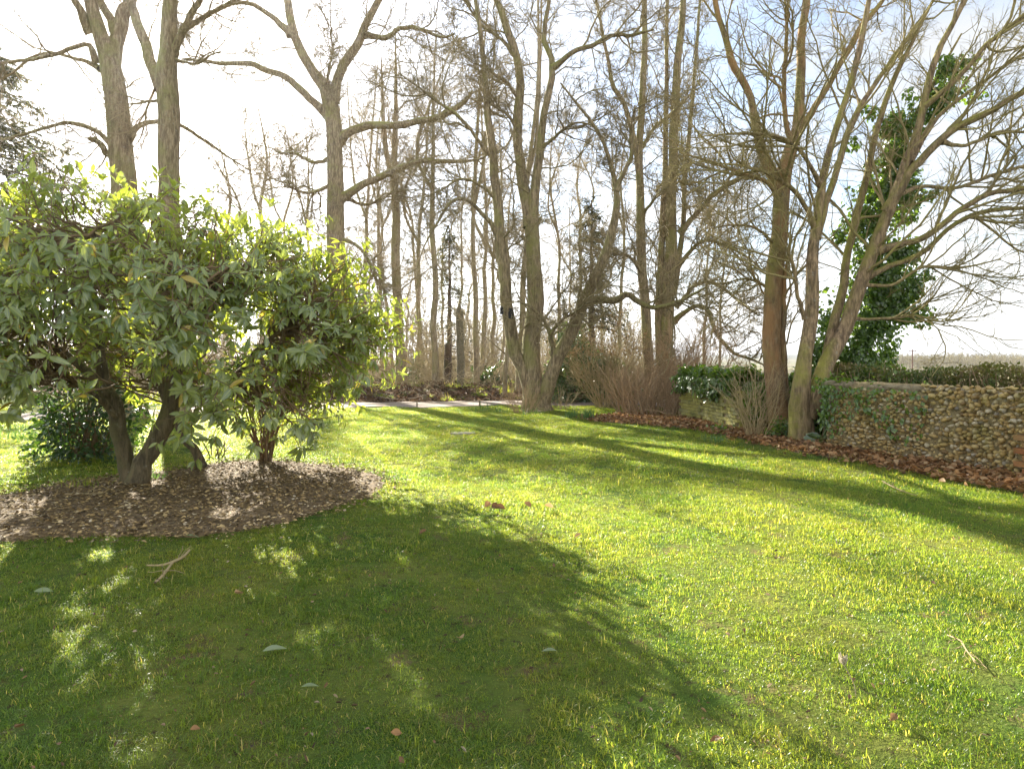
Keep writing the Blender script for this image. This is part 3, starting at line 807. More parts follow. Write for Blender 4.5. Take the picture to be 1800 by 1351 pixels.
wood_tree('woodland_tree', 'stoutest pale trunk at the edge of the wood, beside the spotted shrub', 706, 29, 30, 692, 300)
wood_tree('woodland_tree', 'straight pale bare trunk just left of the brown stump in the wood', 766, 27.5, 19, 760, 330)
wood_tree('woodland_tree', 'straight bare trunk right of the dead pole in the wood', 838, 29, 17, 832, 360)
wood_tree('woodland_tree', 'slender dark trunk right behind the stout pale trunk', 733, 34, 15, 736, 420)
wood_tree('woodland_tree', 'pale trunk hidden close behind the straight trunk beside the dead pole', 850, 33, 15, 852, 430)
wood_tree('woodland_tree', 'pale stem showing between the two thick stems of the bird box tree', 912, 24.5, 18, 925, 330)
wood_tree('woodland_tree', 'short mossy pale trunk left of the bird box tree', 888, 24, 13, 893, 470, top=7)
wood_tree('woodland_tree', 'dark trunk with bushy base between the pole and the bird box tree', 866, 38, 13, 868, 450)
wood_tree('woodland_tree', 'thin bare trunk in the gap beside the leafy shrub edge', 640, 36, 13, 642, 380)
wood_tree('woodland_tree', 'thin bare trunk right of the oak, its crown full of twigs', 672, 40, 12, 664, 320)
wood_tree('woodland_tree', 'distant bare tree with a bird nest, right of the oak trunk', 690, 43, 11, 668, 270)
wood_tree('woodland_tree', 'bare tree with a Y-shaped crown between the oak and the sunlit pair', 460, 38, 15, 462, 235, top=18)
wood_tree('woodland_tree', 'wide-crowned small bare tree right of the sunlit pair', 405, 34, 15, 398, 300, top=14)
wood_tree('woodland_tree', 'thin twiggy tree close against the left side of the oak', 545, 42, 11, 540, 330, top=18)
wood_tree('woodland_tree', 'low bare tree above the middle of the spotted shrub', 508, 45, 11, 500, 330, top=19)
wood_tree('woodland_tree', 'leaning bare tree in the wood left of the spruce', 745, 46, 10, 722, 380, lean=-1)
wood_tree('woodland_tree', 'thin far trunk directly behind the dead pole', 806, 48, 9, 812, 400)
wood_tree('woodland_tree', 'far trunk leaning right beside the mossy short trunk', 880, 50, 9, 892, 420, lean=1)
wood_tree('woodland_tree', 'bare tree framed between the bird box tree and its arching stem', 985, 36, 11, 980, 400, top=16)
wood_tree('woodland_tree', 'thin bare tree rising through the top of the arching stem', 1022, 40, 10, 1018, 380, top=18)
wood_tree('woodland_tree', 'twiggy bare tree between the arching stem and the straight limes', 1088, 32, 11, 1096, 400, top=15)
wood_tree('woodland_tree', 'bare tree seen between the straight limes and the V-forked trunk', 1235, 36, 9, 1242, 480, top=14)
wood_tree('woodland_tree', 'fine-twigged bare tree right of the straight limes', 1262, 30, 8, 1270, 500, top=12)
wood_tree('woodland_tree', 'bare tree at the far left, behind the cedar', 60, 36, 13, 70, 330, top=15)
for px, d, w, pxt in [(620, 58, 8, 622), (655, 62, 8, 650), (780, 60, 8, 778), (822, 66, 7, 826), (945, 58, 8, 948), (1000, 64, 7, 1004), (1060, 56, 8, 1056), (350, 60, 9, 352), (580, 66, 8, 584), (715, 70, 7, 716)]:
    wood_tree('woodland_tree', 'thin grey bare tree far back in the wood', px, d, w, pxt, 470, group='thin bare trees far back in the wood', kw=dict(n=(22, 8, 5), l1=(1.0, 4.2), wig=(.3, .34, .34), tmin=.2, rmin=.018, K=(7, 5, 4), sides=(4, 3, 3)), top=rng.uniform(13, 19))

# rook nest
c = P(669, 268, 43)
o = thing('bird_nest', 'dark twiggy bird nest high in a bare tree right of the oak', 'nest', c)
u = rv(1, 160)[0]
st = c + u * np.array([.32, .32, .2]) * rng.uniform(.6, 1, (160, 1))
e = np.stack([st, st + np.cross(u, rv(160)) * .35], 1)
Bag().tubes(np.stack([e[:, 0], e.mean(1) + u * .05, e[:, 1]], 1), np.full((160, 3), .012), 3).build('twig_bowl', BARK_CONIFER, o)

# dead pole and brown stump
def snag(name, label, cat, px, d, w, py, bk, lean=0):
    x = (px - 900) * d / F
    g0 = float(gz(x, d)); zt = EYE - (py - HZ) * d / F
    K = 14; u = np.linspace(0, 1, K)
    c = np.c_[x + lean * u, np.full(K, d), g0 - .2 + (zt - g0 + .2) * u, w / 2 * d / F * (1.08 - .15 * u)]
    c[-1, 3] *= .25
    c[:, 0] += rng.normal(0, .01, K)
    o = thing(name, label, cat, (x, d, g0))
    Bag().tubes(c[None, :, :3], c[None, :, 3], 12, .07).build('pole' if 'pole' in name else 'trunk', bk, o)
    P1, R1 = grow(c[None, :, :3], c[None, :, 3], 5, (.1, .35), 1.3, 4, .1, 0, .3, .05, .008)
    for a_, r_ in zip(P1, R1):
        Bag().tubes(a_[None], r_[None], 5).build('branch_stub', bk, o)
    return o
snag('dead_pole_tree', 'grey limbless dead pole standing in the wood, broken off at the top', 'dead tree', 811, 27.2, 13, 534, WOOD_POST, -.1)
snag('tree_stump', 'tall reddish brown stump with brambles in the wood', 'stump', 786, 28.5, 13, 600, BARK_CONIFER, .05)

# conifers
def conifer(name, label, px, d, pyt, pyb, wid, sparse, whorls=16, pw=.9):
    x = (px - 900) * d / F; g0 = float(gz(x, d)); zt = EYE - (pyt - HZ) * d / F; zb = EYE - (pyb - HZ) * d / F
    o = thing(name, label, 'tree', (x, d, g0))
    K = 20; u = np.linspace(0, 1, K)
    c = np.c_[np.full(K, x) + rng.normal(0, .02, K), np.full(K, d), g0 - .2 + (zt - g0) * u, .20 * (1 - .9 * u) + .01]
    Bag().tubes(c[None, :, :3], c[None, :, 3], 9, .04).build('trunk', BARK_CONIFER, o)
    n = whorls * 5
    v = rng.random(n) ** .9
    z = zb + (zt - zb) * v
    az = rng.uniform(0, 6.283, n)
    L = wid * d / F * (.06 + .94 * (1 - v) ** pw) * rng.uniform(.55, 1.1, n)
    s = np.linspace(0, 1, 8)
    dr = np.c_[np.cos(az), np.sin(az)]
    Pb = np.zeros((n, 8, 3))
    Pb[..., :2] = np.array([x, d]) + dr[:, None] * (L[:, None] * s)[..., None]
    Pb[..., 2] = z[:, None] + L[:, None] * (.10 * s - .55 * s ** 2 + .18 * s ** 4)
    Bag().tubes(Pb, .03 * (1 - .8 * s)[None] * np.ones((n, 1)), 4).build('branch_cluster', BARK_CONIFER, o)
    P2, R2 = grow(Pb, .02 * np.ones((n, 8)), 12, (.25, .8), .8, 5, .12, -.10, .15)
    m = len(P2)
    per = sparse
    i = np.repeat(np.arange(m), per); tt = rng.random(len(i)) * 3.99; k = tt.astype(int)
    pp = P2[i, k] + (P2[i, k + 1] - P2[i, k]) * (tt - k)[:, None]
    yd = nrm(nrm(P2[i, k + 1] - P2[i, k]) + .6 * rv(len(i)) + np.array([0, 0, -.25]))
    V, q, a, bb = scatter(SMALL, pp, yd, rv(len(i)), rng.uniform(.10, .22, len(i)), .32)
    bg = Bag().add(V, q, a, bb); bg.tubes(P2, R2 * .3, 3); bg.build('needle_foliage', NEEDLE, o)
conifer('spruce_tree', 'dark drooping spruce standing among the bare trunks behind the dead pole', 790, 38, 395, 640, 72, 5)
conifer('fir_tree', 'dark evergreen behind the arching stem of the bird box tree', 1040, 33, 345, 600, 78, 5, 20)
conifer('cedar_tree', 'dark brownish cedar at the far left above the spotted shrub', -40, 24, 60, 470, 300, 13, 40, .75)

# woodland far away: one brown mass
def far_wood(name, n, spread, hrange, wid, k=9):
    bagw = Bag()
    xs, ys = spread(n)
    z0 = gz(xs, ys)
    h = rng.uniform(*hrange, n)
    K = 5; u = np.linspace(0, 1, K)
    tp = np.zeros((n, K, 3)); tp[..., 0] = xs[:, None]; tp[..., 1] = ys[:, None]; tp[..., 2] = z0[:, None] - 1 + (h[:, None] + 1) * u * .95
    R = wid * 1.5 * (1 - .8 * u)[None] * np.ones((n, 1))
    tp[:, 1:, :2] += rng.normal(0, .25, (n, K - 1, 2))
    bagw.tubes(tp, R, 3)
    P1, R1 = grow(tp, R, k, .42, .62, 5, .2, .05, .25, .02, wid)
    bagw.tubes(P1, np.maximum(R1, wid * .6), 3)
    P2, R2 = grow(P1, R1, 5, .55, .7, 4, .25, .05, .2, .02, wid * .5)
    bagw.tubes(P2, np.maximum(R2, wid * .4), 3)
    return kind(bagw.build(name, BARK_WOOD), 'stuff')
def sp1(n):
    y = rng.uniform(75, 150, n); return (rng.uniform(-.95, .22, n)) * y, y
far_wood('distant_woodland', 800, sp1, (4, 11), .045)
def sp2(n):
    y = rng.uniform(430, 560, n); return rng.uniform(.57, 1.35, n) * y, y
far_wood('hillside_woodland', 1500, sp2, (9, 12.5), .12)

# undergrowth: brambles and dead stems on the woodland floor
n = 3600
xs = rng.uniform(-24, 7, n); ys = rng.uniform(24.0, 44, n)
ok = ys > 24.2 - .286 * np.maximum(-xs - 2, 0)
xs, ys = xs[ok], ys[ok]; n = len(xs)
K = 6; P0 = np.zeros((n, K, 3)); P0[:, 0] = np.c_[xs, ys, gz(xs, ys)]
D = nrm(rv(n) + np.array([0, 0, 1.1])); D[:, 2] = np.abs(D[:, 2])
L = rng.uniform(.3, 1.5, n) * (.6 + .8 * (np.sin(xs * .9) * np.sin(ys * .7 + 1) > 0))
for j in range(1, K):
    D = nrm(D + .25 * rng.normal(size=D.shape) + np.array([0, 0, -.16]))
    P0[:, j] = P0[:, j - 1] + D * (L / (K - 1))[:, None]
R0 = np.full((n, K), .007)
bu = Bag(); bu.tubes(P0, R0, 3)
P1, R1 = grow(P0, R0, 4, (.15, .6), .8, 4, .25, -.04, .2, .01, .0045); bu.tubes(P1, R1, 3)
n = 1700
xs = rng.uniform(-.78, .26, n); ys = rng.uniform(27, 66, n); xs = xs * ys
c_ = rng.integers(0, 150, n); ctr = np.c_[rng.uniform(-.78, .24, 150), rng.uniform(28, 70, 150)]
ys = ctr[c_, 1] + rng.normal(0, .5, n); xs = ctr[c_, 0] * ctr[c_, 1] + rng.normal(0, .6, n)
hh = rng.uniform(1.0, 3.2, 150)[c_] * rng.uniform(.6, 1.1, n)
K = 8; P0 = np.zeros((n, K, 3)); P0[:, 0] = np.c_[xs, ys, gz(xs, ys)]
D = nrm(rv(n) * .5 + np.array([0, 0, 1.0]))
for j in range(1, K):
    D = nrm(D + .16 * rng.normal(size=D.shape)); P0[:, j] = P0[:, j - 1] + D * (hh / (K - 1))[:, None]
R0 = np.linspace(.022, .009, K)[None] * np.ones((n, 1)); bu.tubes(P0, R0, 4)
P1, R1 = grow(P0, R0, 7, .4, .7, 5, .25, .0, .2, .02, .008); bu.tubes(P1, R1, 3)
P2, R2 = grow(P1, R1, 5, .5, .7, 4, .28, .0, .2, .02, .007); bu.tubes(P2, R2, 3)
kind(bu.build('woodland_undergrowth', UNDER), 'stuff')
# ------------------------------------------------------------------ shrubs
def stem_shrub(name, label, px, py, d, halfw, h, n, bk, upright=1.4, leaf=None, nleaf=0, lsize=(.03, .06), cat='shrub', n2=(5, 4), r=.009, fan=.5, base=.5, group=None, wig=.12, part='stem'):
    x, y = (px - 900) * d / F, d
    g0 = float(gz(x, y))
    o = thing(name, label, cat, (x, y, g0), group)
    R_ = halfw * d / F; Hh = h * d / F
    a = rng.uniform(0, 6.283, n); rr = R_ * base * np.sqrt(rng.random(n))
    s = np.c_[x + rr * np.cos(a), y + rr * np.sin(a), np.full(n, g0 - .05)]
    s[:, 2] = gz(s[:, 0], s[:, 1]) - .04
    K = 9; P0 = np.zeros((n, K, 3)); P0[:, 0] = s
    D = nrm(np.c_[np.cos(a) * fan * rng.random(n), np.sin(a) * fan * rng.random(n), np.full(n, upright)] + .18 * rng.normal(size=(n, 3)))
    L = Hh * rng.uniform(.6, 1.12, n)
    for j in range(1, K):
        D = nrm(D + wig * rng.normal(size=D.shape) + np.array([0, 0, .02]))
        P0[:, j] = P0[:, j - 1] + D * (L / (K - 1))[:, None]
    R0 = r * np.linspace(1, .4, K)[None] * rng.uniform(.6, 1.5, (n, 1))
    for k in range(min(n, 40)):
        pass
    b = Bag(); b.tubes(P0, R0, 5); b.build('stem_cluster' if part == 'stem' else part, bk, o)
    tw = Bag()
    P1, R1 = grow(P0, R0, n2[0], .38, .6, 6, wig * 1.3, .04, .25, .012, .0025)
    tw.tubes(P1, R1, 3)
    P2, R2 = grow(P1, R1, n2[1], .5, .65, 4, wig * 1.5, .03, .2, .012, .002) if n2[1] else (P1, R1)
    if n2[1]:
        tw.tubes(P2, R2, 3)
    tw.build('twig_crown', bk, o)
    if leaf:
        i = rng.integers(0, len(P2), nleaf); k = rng.integers(1, P2.shape[1], nleaf)
        up_ = P2[i, k, 2] > g0 + Hh * .6; i = i[up_]; k = k[up_]; nleaf = len(i); pp = P2[i, k]
        V, q, aa, bb = scatter(SMALL, pp, nrm(nrm(P2[i, k] - P2[i, k - 1]) + .8 * rv(nleaf)), nrm(rv(nleaf) + [0, 0, .6]), rng.uniform(*lsize, nleaf))
        Bag().add(V, q, aa, bb).build('foliage', leaf, o)
    return o

def leafy_mound(name, label, px, py, d, rx, rz, ry, n, leaf, lsize, cat='shrub', stems=10, tpl=None, squash=.55, group=None):
    """evergreen shrub: leaf clumps spread over an uneven mound"""
    x, y = (px - 900) * d / F, d; g0 = float(gz(x, y))
    o = thing(name, label, cat, (x, y, g0), group)
    RX, RZ, RY = rx * d / F, rz * d / F, ry
    nc = max(40, n // 40)
    u = rv(nc); u[:, 2] = np.abs(u[:, 2]) - .15
    rad = rng.uniform(.45, 1.0, nc) ** .5 * (1 + .22 * np.sin(3 * u[:, 0] + 5 * u[:, 2] + px) + .15 * np.sin(7 * u[:, 1] + 4 * u[:, 0]))
    c = np.array([x, y, g0 + RZ * .12]) + u * rad[:, None] * np.array([RX, RY, RZ])
    s0 = np.array([x, y, g0 - .05]) + rng.normal(0, .12, (nc, 3)) * [1, 1, 0]
    sm = (s0 + c) / 2 + rng.normal(0, .12, (nc, 3))
    tt = np.linspace(0, 1, 6)[None, :, None]
    Pb = s0[:, None] * (1 - tt) ** 2 + 2 * sm[:, None] * tt * (1 - tt) + c[:, None] * tt ** 2
    Bag().tubes(Pb, .012 * np.linspace(1, .35, 6)[None] * np.ones((nc, 1)), 4).build('branch_cluster', BARK_LAUREL, o)
    i = rng.integers(0, nc, n)
    w = rv(n)
    cs = .16 * (RX * RZ) ** .5 + .05
    pp = c[i] + w * (cs * rng.uniform(.2, 1.1, n))[:, None]
    yd = nrm(w + u[i] * .6 + np.array([0, 0, -.35]) + .4 * rv(n))
    no = nrm(np.array([0, 0, .8]) + u[i] * .7 + .9 * rv(n))
    V, q, a, b = scatter(tpl or SMALL, pp, yd, no, rng.uniform(*lsize, n), rng.uniform(.85, 1.15, n))
    Bag().add(V, q, a, b).build('foliage', leaf, o)
    return o

BST = bark('brown_twig', (.13, .09, .055), (.34, .235, .14), (.24, .19, .08), .2, (.32, .22, .125))
PALE_TWIG = bark('pale_twig', (.16, .13, .08), (.36, .28, .16), (.22, .2, .08), .2, (.34, .26, .13))

stem_shrub('bare_thicket', 'dense thicket of upright reddish brown stems at the foot of the straight limes', 1150, 735, 17.4, 72, 92, 250, BST, 1.6, n2=(4, 3), r=.011, fan=.8, base=.85, wig=.17)
stem_shrub('bare_thicket', 'darker twiggy thicket between the brown stems and the ivy-topped brick wall', 1205, 720, 18.6, 44, 165, 120, BST, 1.8, n2=(7, 5), r=.012, fan=.6, base=.75, wig=.17)
stem_shrub('twiggy_shrub', 'tan twiggy shrub with dry leaves, left of the brown thicket', 1065, 705, 19.6, 62, 150, 70, PALE_TWIG, 1.2, BROWN_LEAF, 6000, (.035, .07), n2=(9, 6), r=.012, fan=1.0, base=.3, wig=.16)
stem_shrub('twiggy_shrub', 'bare bramble clump at the left foot of the bird box tree', 917, 720, 17.9, 30, 60, 70, BST, 1.1, n2=(4, 3), r=.005, fan=1.0, base=.6)
stem_shrub('twiggy_shrub', 'thin bare shoots at the right foot of the bird box tree', 985, 722, 18.6, 24, 48, 26, PALE_TWIG, .9, n2=(3, 2), r=.005, fan=1.2, base=.5)
stem_shrub('twiggy_shrub', 'thin bare shrub with pale shoots in front of the brick wall end', 1325, 782, 12.0, 28, 140, 46, PALE_TWIG, 1.3, n2=(4, 3), r=.006, fan=.9, base=.5)
leafy_mound('rhododendron', 'glossy evergreen shrub shining white behind the arching stem', 1010, 706, 22.6, 62, 112, 1.1, 6500, RHODO_M, (.09, .16))
leafy_mound('rhododendron', 'smaller glossy evergreen shrub between the shining shrub and the brown thicket', 1080, 708, 22.4, 44, 74, .9, 2800, RHODO_M, (.08, .14))
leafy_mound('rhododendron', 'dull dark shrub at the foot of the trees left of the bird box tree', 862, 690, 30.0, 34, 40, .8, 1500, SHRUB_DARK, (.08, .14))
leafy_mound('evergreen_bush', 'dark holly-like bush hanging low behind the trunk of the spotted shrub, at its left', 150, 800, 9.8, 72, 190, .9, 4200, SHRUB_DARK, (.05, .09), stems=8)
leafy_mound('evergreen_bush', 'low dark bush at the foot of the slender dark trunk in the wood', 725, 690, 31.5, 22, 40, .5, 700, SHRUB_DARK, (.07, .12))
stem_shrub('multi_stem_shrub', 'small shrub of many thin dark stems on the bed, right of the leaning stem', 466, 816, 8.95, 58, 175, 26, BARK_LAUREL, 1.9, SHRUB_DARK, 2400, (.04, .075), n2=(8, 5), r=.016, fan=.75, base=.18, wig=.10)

# the big spotted laurel
b0 = G(238, 846); D0 = b0[1]
LR = thing('spotted_laurel', 'huge rounded spotted laurel on the bare bed, leaves sunlit from behind', 'shrub', (b0[0], b0[1], 0))
tr = [trace([(228, 852, 40), (222, 825, 36), (214, 775, 34), (207, 730, 32), (190, 690, 28), (178, 640, 24), (170, 560, 18), (160, 470, 12), (150, 400, 6)], 7.6, 7.4),
      trace([(240, 852, 50), (252, 815, 42), (272, 775, 40), (292, 735, 38), (303, 690, 34), (308, 640, 28), (318, 560, 20), (340, 470, 13), (360, 400, 6)], 7.5, 7.9),
      trace([(356, 822, 26), (340, 790, 19), (326, 765, 17), (312, 745, 17), (300, 715, 17), (285, 680, 15), (270, 600, 12), (255, 520, 6)], 8.5, 8.3)]
lm = [trace([(305, 682, 20), (330, 697, 17), (358, 698, 15), (385, 686, 14), (420, 650, 12), (470, 600, 9), (520, 560, 5)], 7.6, 7.3),
      trace([(308, 672, 18), (340, 685, 15), (375, 680, 13), (420, 660, 11), (480, 640, 9), (560, 620, 5)], 7.7, 8.3),
      trace([(190, 695, 18), (160, 660, 14), (110, 620, 12), (50, 590, 9), (-30, 560, 5)], 7.4, 6.9),
      trace([(205, 735, 14), (180, 705, 12), (140, 680, 9), (90, 650, 6)], 7.5, 6.8),
      trace([(315, 600, 18), (370, 540, 14), (430, 480, 11), (490, 430, 8), (540, 410, 4)], 7.8, 8.6),
      trace([(175, 600, 16), (120, 520, 12), (60, 450, 9), (0, 390, 6), (-60, 350, 4)], 7.4, 7.9),
      trace([(318, 560, 15), (300, 480, 12), (280, 400, 9), (265, 340, 5)], 7.8, 7.0),
      trace([(310, 620, 15), (340, 560, 12), (370, 520, 9), (400, 470, 5)], 7.6, 6.4),
      trace([(172, 560, 12), (190, 500, 10), (200, 440, 8), (210, 370, 4)], 7.4, 6.5)]
for c in tr:
    Bag().tubes(c[None, :, :3], c[None, :, 3] * .8, 12, .07).build('trunk', BARK_LAUREL, LR)
for c in lm:
    Bag().tubes(c[None, :, :3], c[None, :, 3], 8, .06).build('limb', BARK_LAUREL, LR)
# crown outline in world space: uneven shell, flat-bottomed skirt
CC = np.array([-4.35, 7.65, 1.92])
nt = 560
u = rv(nt * 3); u = u[(u[:, 2] > -.55 - .35 * np.clip(u[:, 0], 0, 1))][:nt]
az = np.arctan2(u[:, 1], u[:, 0])
RX = np.where(u[:, 0] > 0, 2.8, 3.3); RZ = np.where(u[:, 2] > 0, 1.5 - .55 * np.clip(u[:, 0], 0, 1) ** 1.5, 1.45 + .25 * np.clip(u[:, 0], 0, 1))
rip = 1 + .10 * np.sin(3 * az + 1) * u[:, 2] + .08 * np.sin(5 * az + 4 * u[:, 2]) + .06 * np.sin(9 * az - 7 * u[:, 2])
rad = rng.uniform(.52, 1.0, len(u)) ** .55 * rip
TG = CC + u * rad[:, None] * np.stack([RX, np.full(len(u), 2.35), RZ], 1)
TG[:, 2] = np.maximum(TG[:, 2], np.where(u[:, 0] > .25, .42, .72) + .3 * rng.random(len(u)))
src = np.concatenate([c[10:] for c in tr] + [c[4:] for c in lm])
dd = np.linalg.norm(TG[:, None] - src[None, :, :3] + np.array([0, 0, -.4]), axis=2) + rng.uniform(0, 1.0, (len(TG), len(src)))
s0 = src[np.argmin(dd, 1), :3]
mid = (s0 + TG) / 2 + np.c_[rng.normal(0, .15, (len(u), 2)), rng.normal(-.10, .12, len(u))]
tt = np.linspace(0, 1, 9)[None, :, None]
PB = s0[:, None] * (1 - tt) ** 2 + 2 * mid[:, None] * tt * (1 - tt) + TG[:, None] * tt ** 2
PB[:, 1:-1] += rng.normal(0, .02, PB[:, 1:-1].shape)
RB = .016 * np.linspace(1, .35, 9)[None] * rng.uniform(.7, 1.4, (len(u), 1))
P2, R2 = grow(PB, RB, 5, (.3, .95), .75, 6, .16, .06, .45, .012, .004)
bb_ = Bag(); bb_.tubes(PB, RB, 5); bb_.tubes(P2, R2, 4)
bb_.build('branch_network', BARK_LAUREL, LR)
tips = np.concatenate([PB[:, -1], P2[:, -1], P2[:, 3]])
tdir = np.concatenate([nrm(PB[:, -1] - PB[:, -3]), nrm(P2[:, -1] - P2[:, -3]), nrm(P2[:, 3] - P2[:, 2])])
hole = np.sin(tips[:, 0] * 3.1 + 1.3 * np.sin(tips[:, 2] * 3.3)) + np.sin(tips[:, 2] * 4.3 + tips[:, 1] * 1.9) + .8 * np.sin(tips[:, 1] * 3.7 + tips[:, 0] * 1.3)
keep = ((hole > -1.0) & (rng.random(len(tips)) < .86)) | (rng.random(len(tips)) < .12)
tips = tips[keep]; tdir = tdir[keep]
nl = 6
i = np.repeat(np.arange(len(tips)), nl); n = len(i)
ph = np.tile(np.arange(nl) * 2.4, len(tips)) + np.repeat(rng.uniform(0, 6, len(tips)), nl)
ref = nrm(np.cross(tdir[i], np.array([.3, .2, 1.0]))); ref2 = np.cross(tdir[i], ref)
side = np.cos(ph)[:, None] * ref + np.sin(ph)[:, None] * ref2
el = rng.uniform(.1, .8, n)[:, None]
outw = nrm(tips[i] - CC)
young = ((outw[:, 2:3] > .5) & (np.repeat(rng.random((len(tips), 1)), nl, 0) < .6)) * 1.0                        # upright young leaves on top, hanging ones lower down
yd = nrm(side + tdir[i] * el + np.array([0, 0, 1.0]) * (-.62 + .95 * young + .55 * np.repeat(rng.normal(0, 1, (len(tips), 1)), nl, 0)) + .3 * rv(n))
no = nrm(tdir[i] * .8 + np.array([0, 0, 1.0]) + .45 * rv(n) + outw * .35)
pp = tips[i] - tdir[i] * rng.uniform(0, .09, n)[:, None] + side * .01
V, q, a, b = scatter(LAUREL, pp, yd, no, rng.uniform(.075, .175, n) * np.repeat(rng.uniform(.65, 1.15, len(tips)), nl), rng.uniform(.75, 1.15, n))
Bag().add(V, q, a, np.clip(b * .55 + .55 * np.repeat(young[::nl, 0] * rng.random(len(tips)), nl).repeat(len(LAUREL[0])), 0, 1)).build('foliage', LAUREL_M, LR)
print('laurel leaves', n)

# ------------------------------------------------------------------ walls, hedge, ivy
def rubble(path, h0, h1, size, bag, ico, dens=1.0, out=.03):
    """rounded stones laid in rough courses on the face of a wall running along path"""
    path = np.asarray(path, float)
    seg = np.linalg.norm(np.diff(path, axis=0), axis=1); cum = np.r_[0, np.cumsum(seg)]
    z = h0; row = 0
    VV, Q = ico
    while z < h1:
        s = rng.uniform(0, size)
        hgt = size * rng.uniform(.6, .95)
        while s < cum[-1]:
            L = size * rng.choice([.55, .8, 1.0, 1.2, 1.5], p=[.27, .3, .23, .11, .09]) * rng.choice([1, 1.6], p=[.95, .05])
            k = min(np.searchsorted(cum, s, side='right') - 1, len(seg) - 1)
            tdir = (path[k + 1] - path[k]) / seg[k]
            n = np.array([tdir[1], -tdir[0]])
            if n @ (np.array([0, 0]) - path[k]) < 0:
                n = -n
            p = path[k] + tdir * (s - cum[k])
            pz = z + rng.normal(0, .016)
            o_ = out * rng.uniform(-.5, 1)
            sc = np.array([L * rng.uniform(.42, .56), size * rng.uniform(.5, .85), hgt * rng.uniform(.42, .62)])
            v = VV * (1 + .16 * np.sin(VV @ rng.normal(0, 2.2, 3) + rng.uniform(0, 6)))[:, None] * sc
            a = rng.normal(0, .4); v = np.c_[v[:, 0] * math.cos(a) - v[:, 2] * math.sin(a), v[:, 1], v[:, 0] * math.sin(a) + v[:, 2] * math.cos(a)]
            c = np.r_[p + n * (o_ - .02), pz + gz(p[0], p[1])]
            w = c + v[:, 0:1] * np.r_[tdir, 0] + v[:, 1:2] * np.r_[n, 0] + v[:, 2:3] * np.array([0, 0, 1.0])
            if rng.random() < dens:
                bag.add(w, Q)
            s += L * .92
        z += hgt * .78; row += 1

import bmesh
bm = bmesh.new(); bmesh.ops.create_icosphere(bm, subdivisions=2, radius=1)
ICO = (np.array([v.co[:] for v in bm.verts]), np.array([[v.index for v in f.verts] for f in bm.faces])); bm.free()

def wall_core(path, h, th, bag, wob=.012, z0=-.1, step=.12):
    """a wall body of given height standing behind the path (its face line)"""
    path = np.asarray(path, float)
    c = cr(np.c_[path, np.zeros(len(path)), np.zeros(len(path))], 8)[:, :2] if False else path
    pts = []
    for a, b in zip(c[:-1], c[1:]):
        L = np.linalg.norm(b - a); n = max(2, int(L / step))
        pts += [a + (b - a) * k / n for k in range(n)]
    pts.append(c[-1]); pts = np.array(pts)
    tg = nrm(np.gradient(pts, axis=0)); nn = np.c_[-tg[:, 1], tg[:, 0]]
    if nn[0] @ pts[0] < 0:
        nn = -nn
    rows = []
    hh = h(np.arange(len(pts)) / (len(pts) - 1)) if callable(h) else np.full(len(pts), h)
    prof = [(0, z0), (0, .35), (0, .7), (0, .93), (.06, 1.0), (th * .5, 1.03), (th - .06, 1.0), (th, .93), (th, z0)]
    for (o_, z) in prof:
        zz = gz(pts[:, 0], pts[:, 1]) + (z if z < 0 else z * hh)
        rows.append(np.c_[pts + nn * (o_ + rng.normal(0, wob, len(pts)))[:, None], zz + rng.normal(0, wob * .6, len(pts)) * (z > .5)])
    V = np.stack(rows, 1); m, k = V.shape[:2]
    idx = np.arange(m * k).reshape(m, k)
    q = np.stack([idx[:-1, :-1], idx[1:, :-1], idx[1:, 1:], idx[:-1, 1:]], -1).reshape(-1, 4)
    bag.add(V.reshape(-1, 3), q)
    for e in (0, m - 1):
        f = idx[e] if e else idx[e][::-1]
        bag.F.setdefault(k, []).append(f[None] + bag.n - m * k)
    return pts

FW = np.array([[5.25, 10.4], [5.55, 9.75], [6.03, 9.2], [6.10, 9.12], [6.24, 8.75], [6.46, 7.80], [6.85, 6.0]])
wx, wy = FW[2]
fw = thing('flint_wall', 'weathered ochre flint rubble wall along the right edge of the lawn', 'wall', (wx, wy, float(gz(wx, wy))))
core = Bag(); wall_core(FW, lambda u: 1.07 + .02 * np.sin(9 * u), .42, core); core.build('wall_core', MORTAR, fw)
fb = Bag()
rubble(FW[:3], .02, 1.0, .060, fb, ICO, .97, .05); rubble(FW[2:], .02, 1.12, .066, fb, ICO, .98, .06)
fb.build('flint_facing', FLINT, fw)
cp = Bag()
for k in range(46):
    s = .62 * k / 45
    p = np.array([np.interp(s, np.linspace(0, 1, len(FW)), FW[:, 0]), np.interp(s, np.linspace(0, 1, len(FW)), FW[:, 1])])
    VV = ICO[0] * (1 + .2 * np.sin(ICO[0] @ rng.normal(0, 3, 3) + k))[:, None]
    cp.add(VV * np.array([.10, .15, .05]) * rng.uniform(.7, 1.2, 3) + np.r_[p + np.array([.10, .08]) * rng.uniform(.6, 1.6), 1.045 + float(gz(*p)) + rng.normal(0, .012)], ICO[1])
cp.build('coping', COPING, fw)
# brick quoin at the right edge of the picture
qd = nrm(FW[5] - FW[4]); qn = np.array([qd[1], -qd[0]]); qn = qn if qn @ -FW[5] > 0 else -qn
qa = math.atan2(qd[1], qd[0])
br = Bag()
for k in range(6):
    L = .40 if k % 2 else .29
    p = FW[4] + qd * (.80 + .5 - L / 2 - .05) + qn * .045
    for part in range(2):
        off = qd * (part - .5) * L / 2
        br.box(np.r_[p + off, .10 + .082 * k + float(gz(*p))], (L / 2 - .012, .14, .066), qa + rng.normal(0, .01))
br.build('brick_quoin', BRICK, fw, smooth=False)

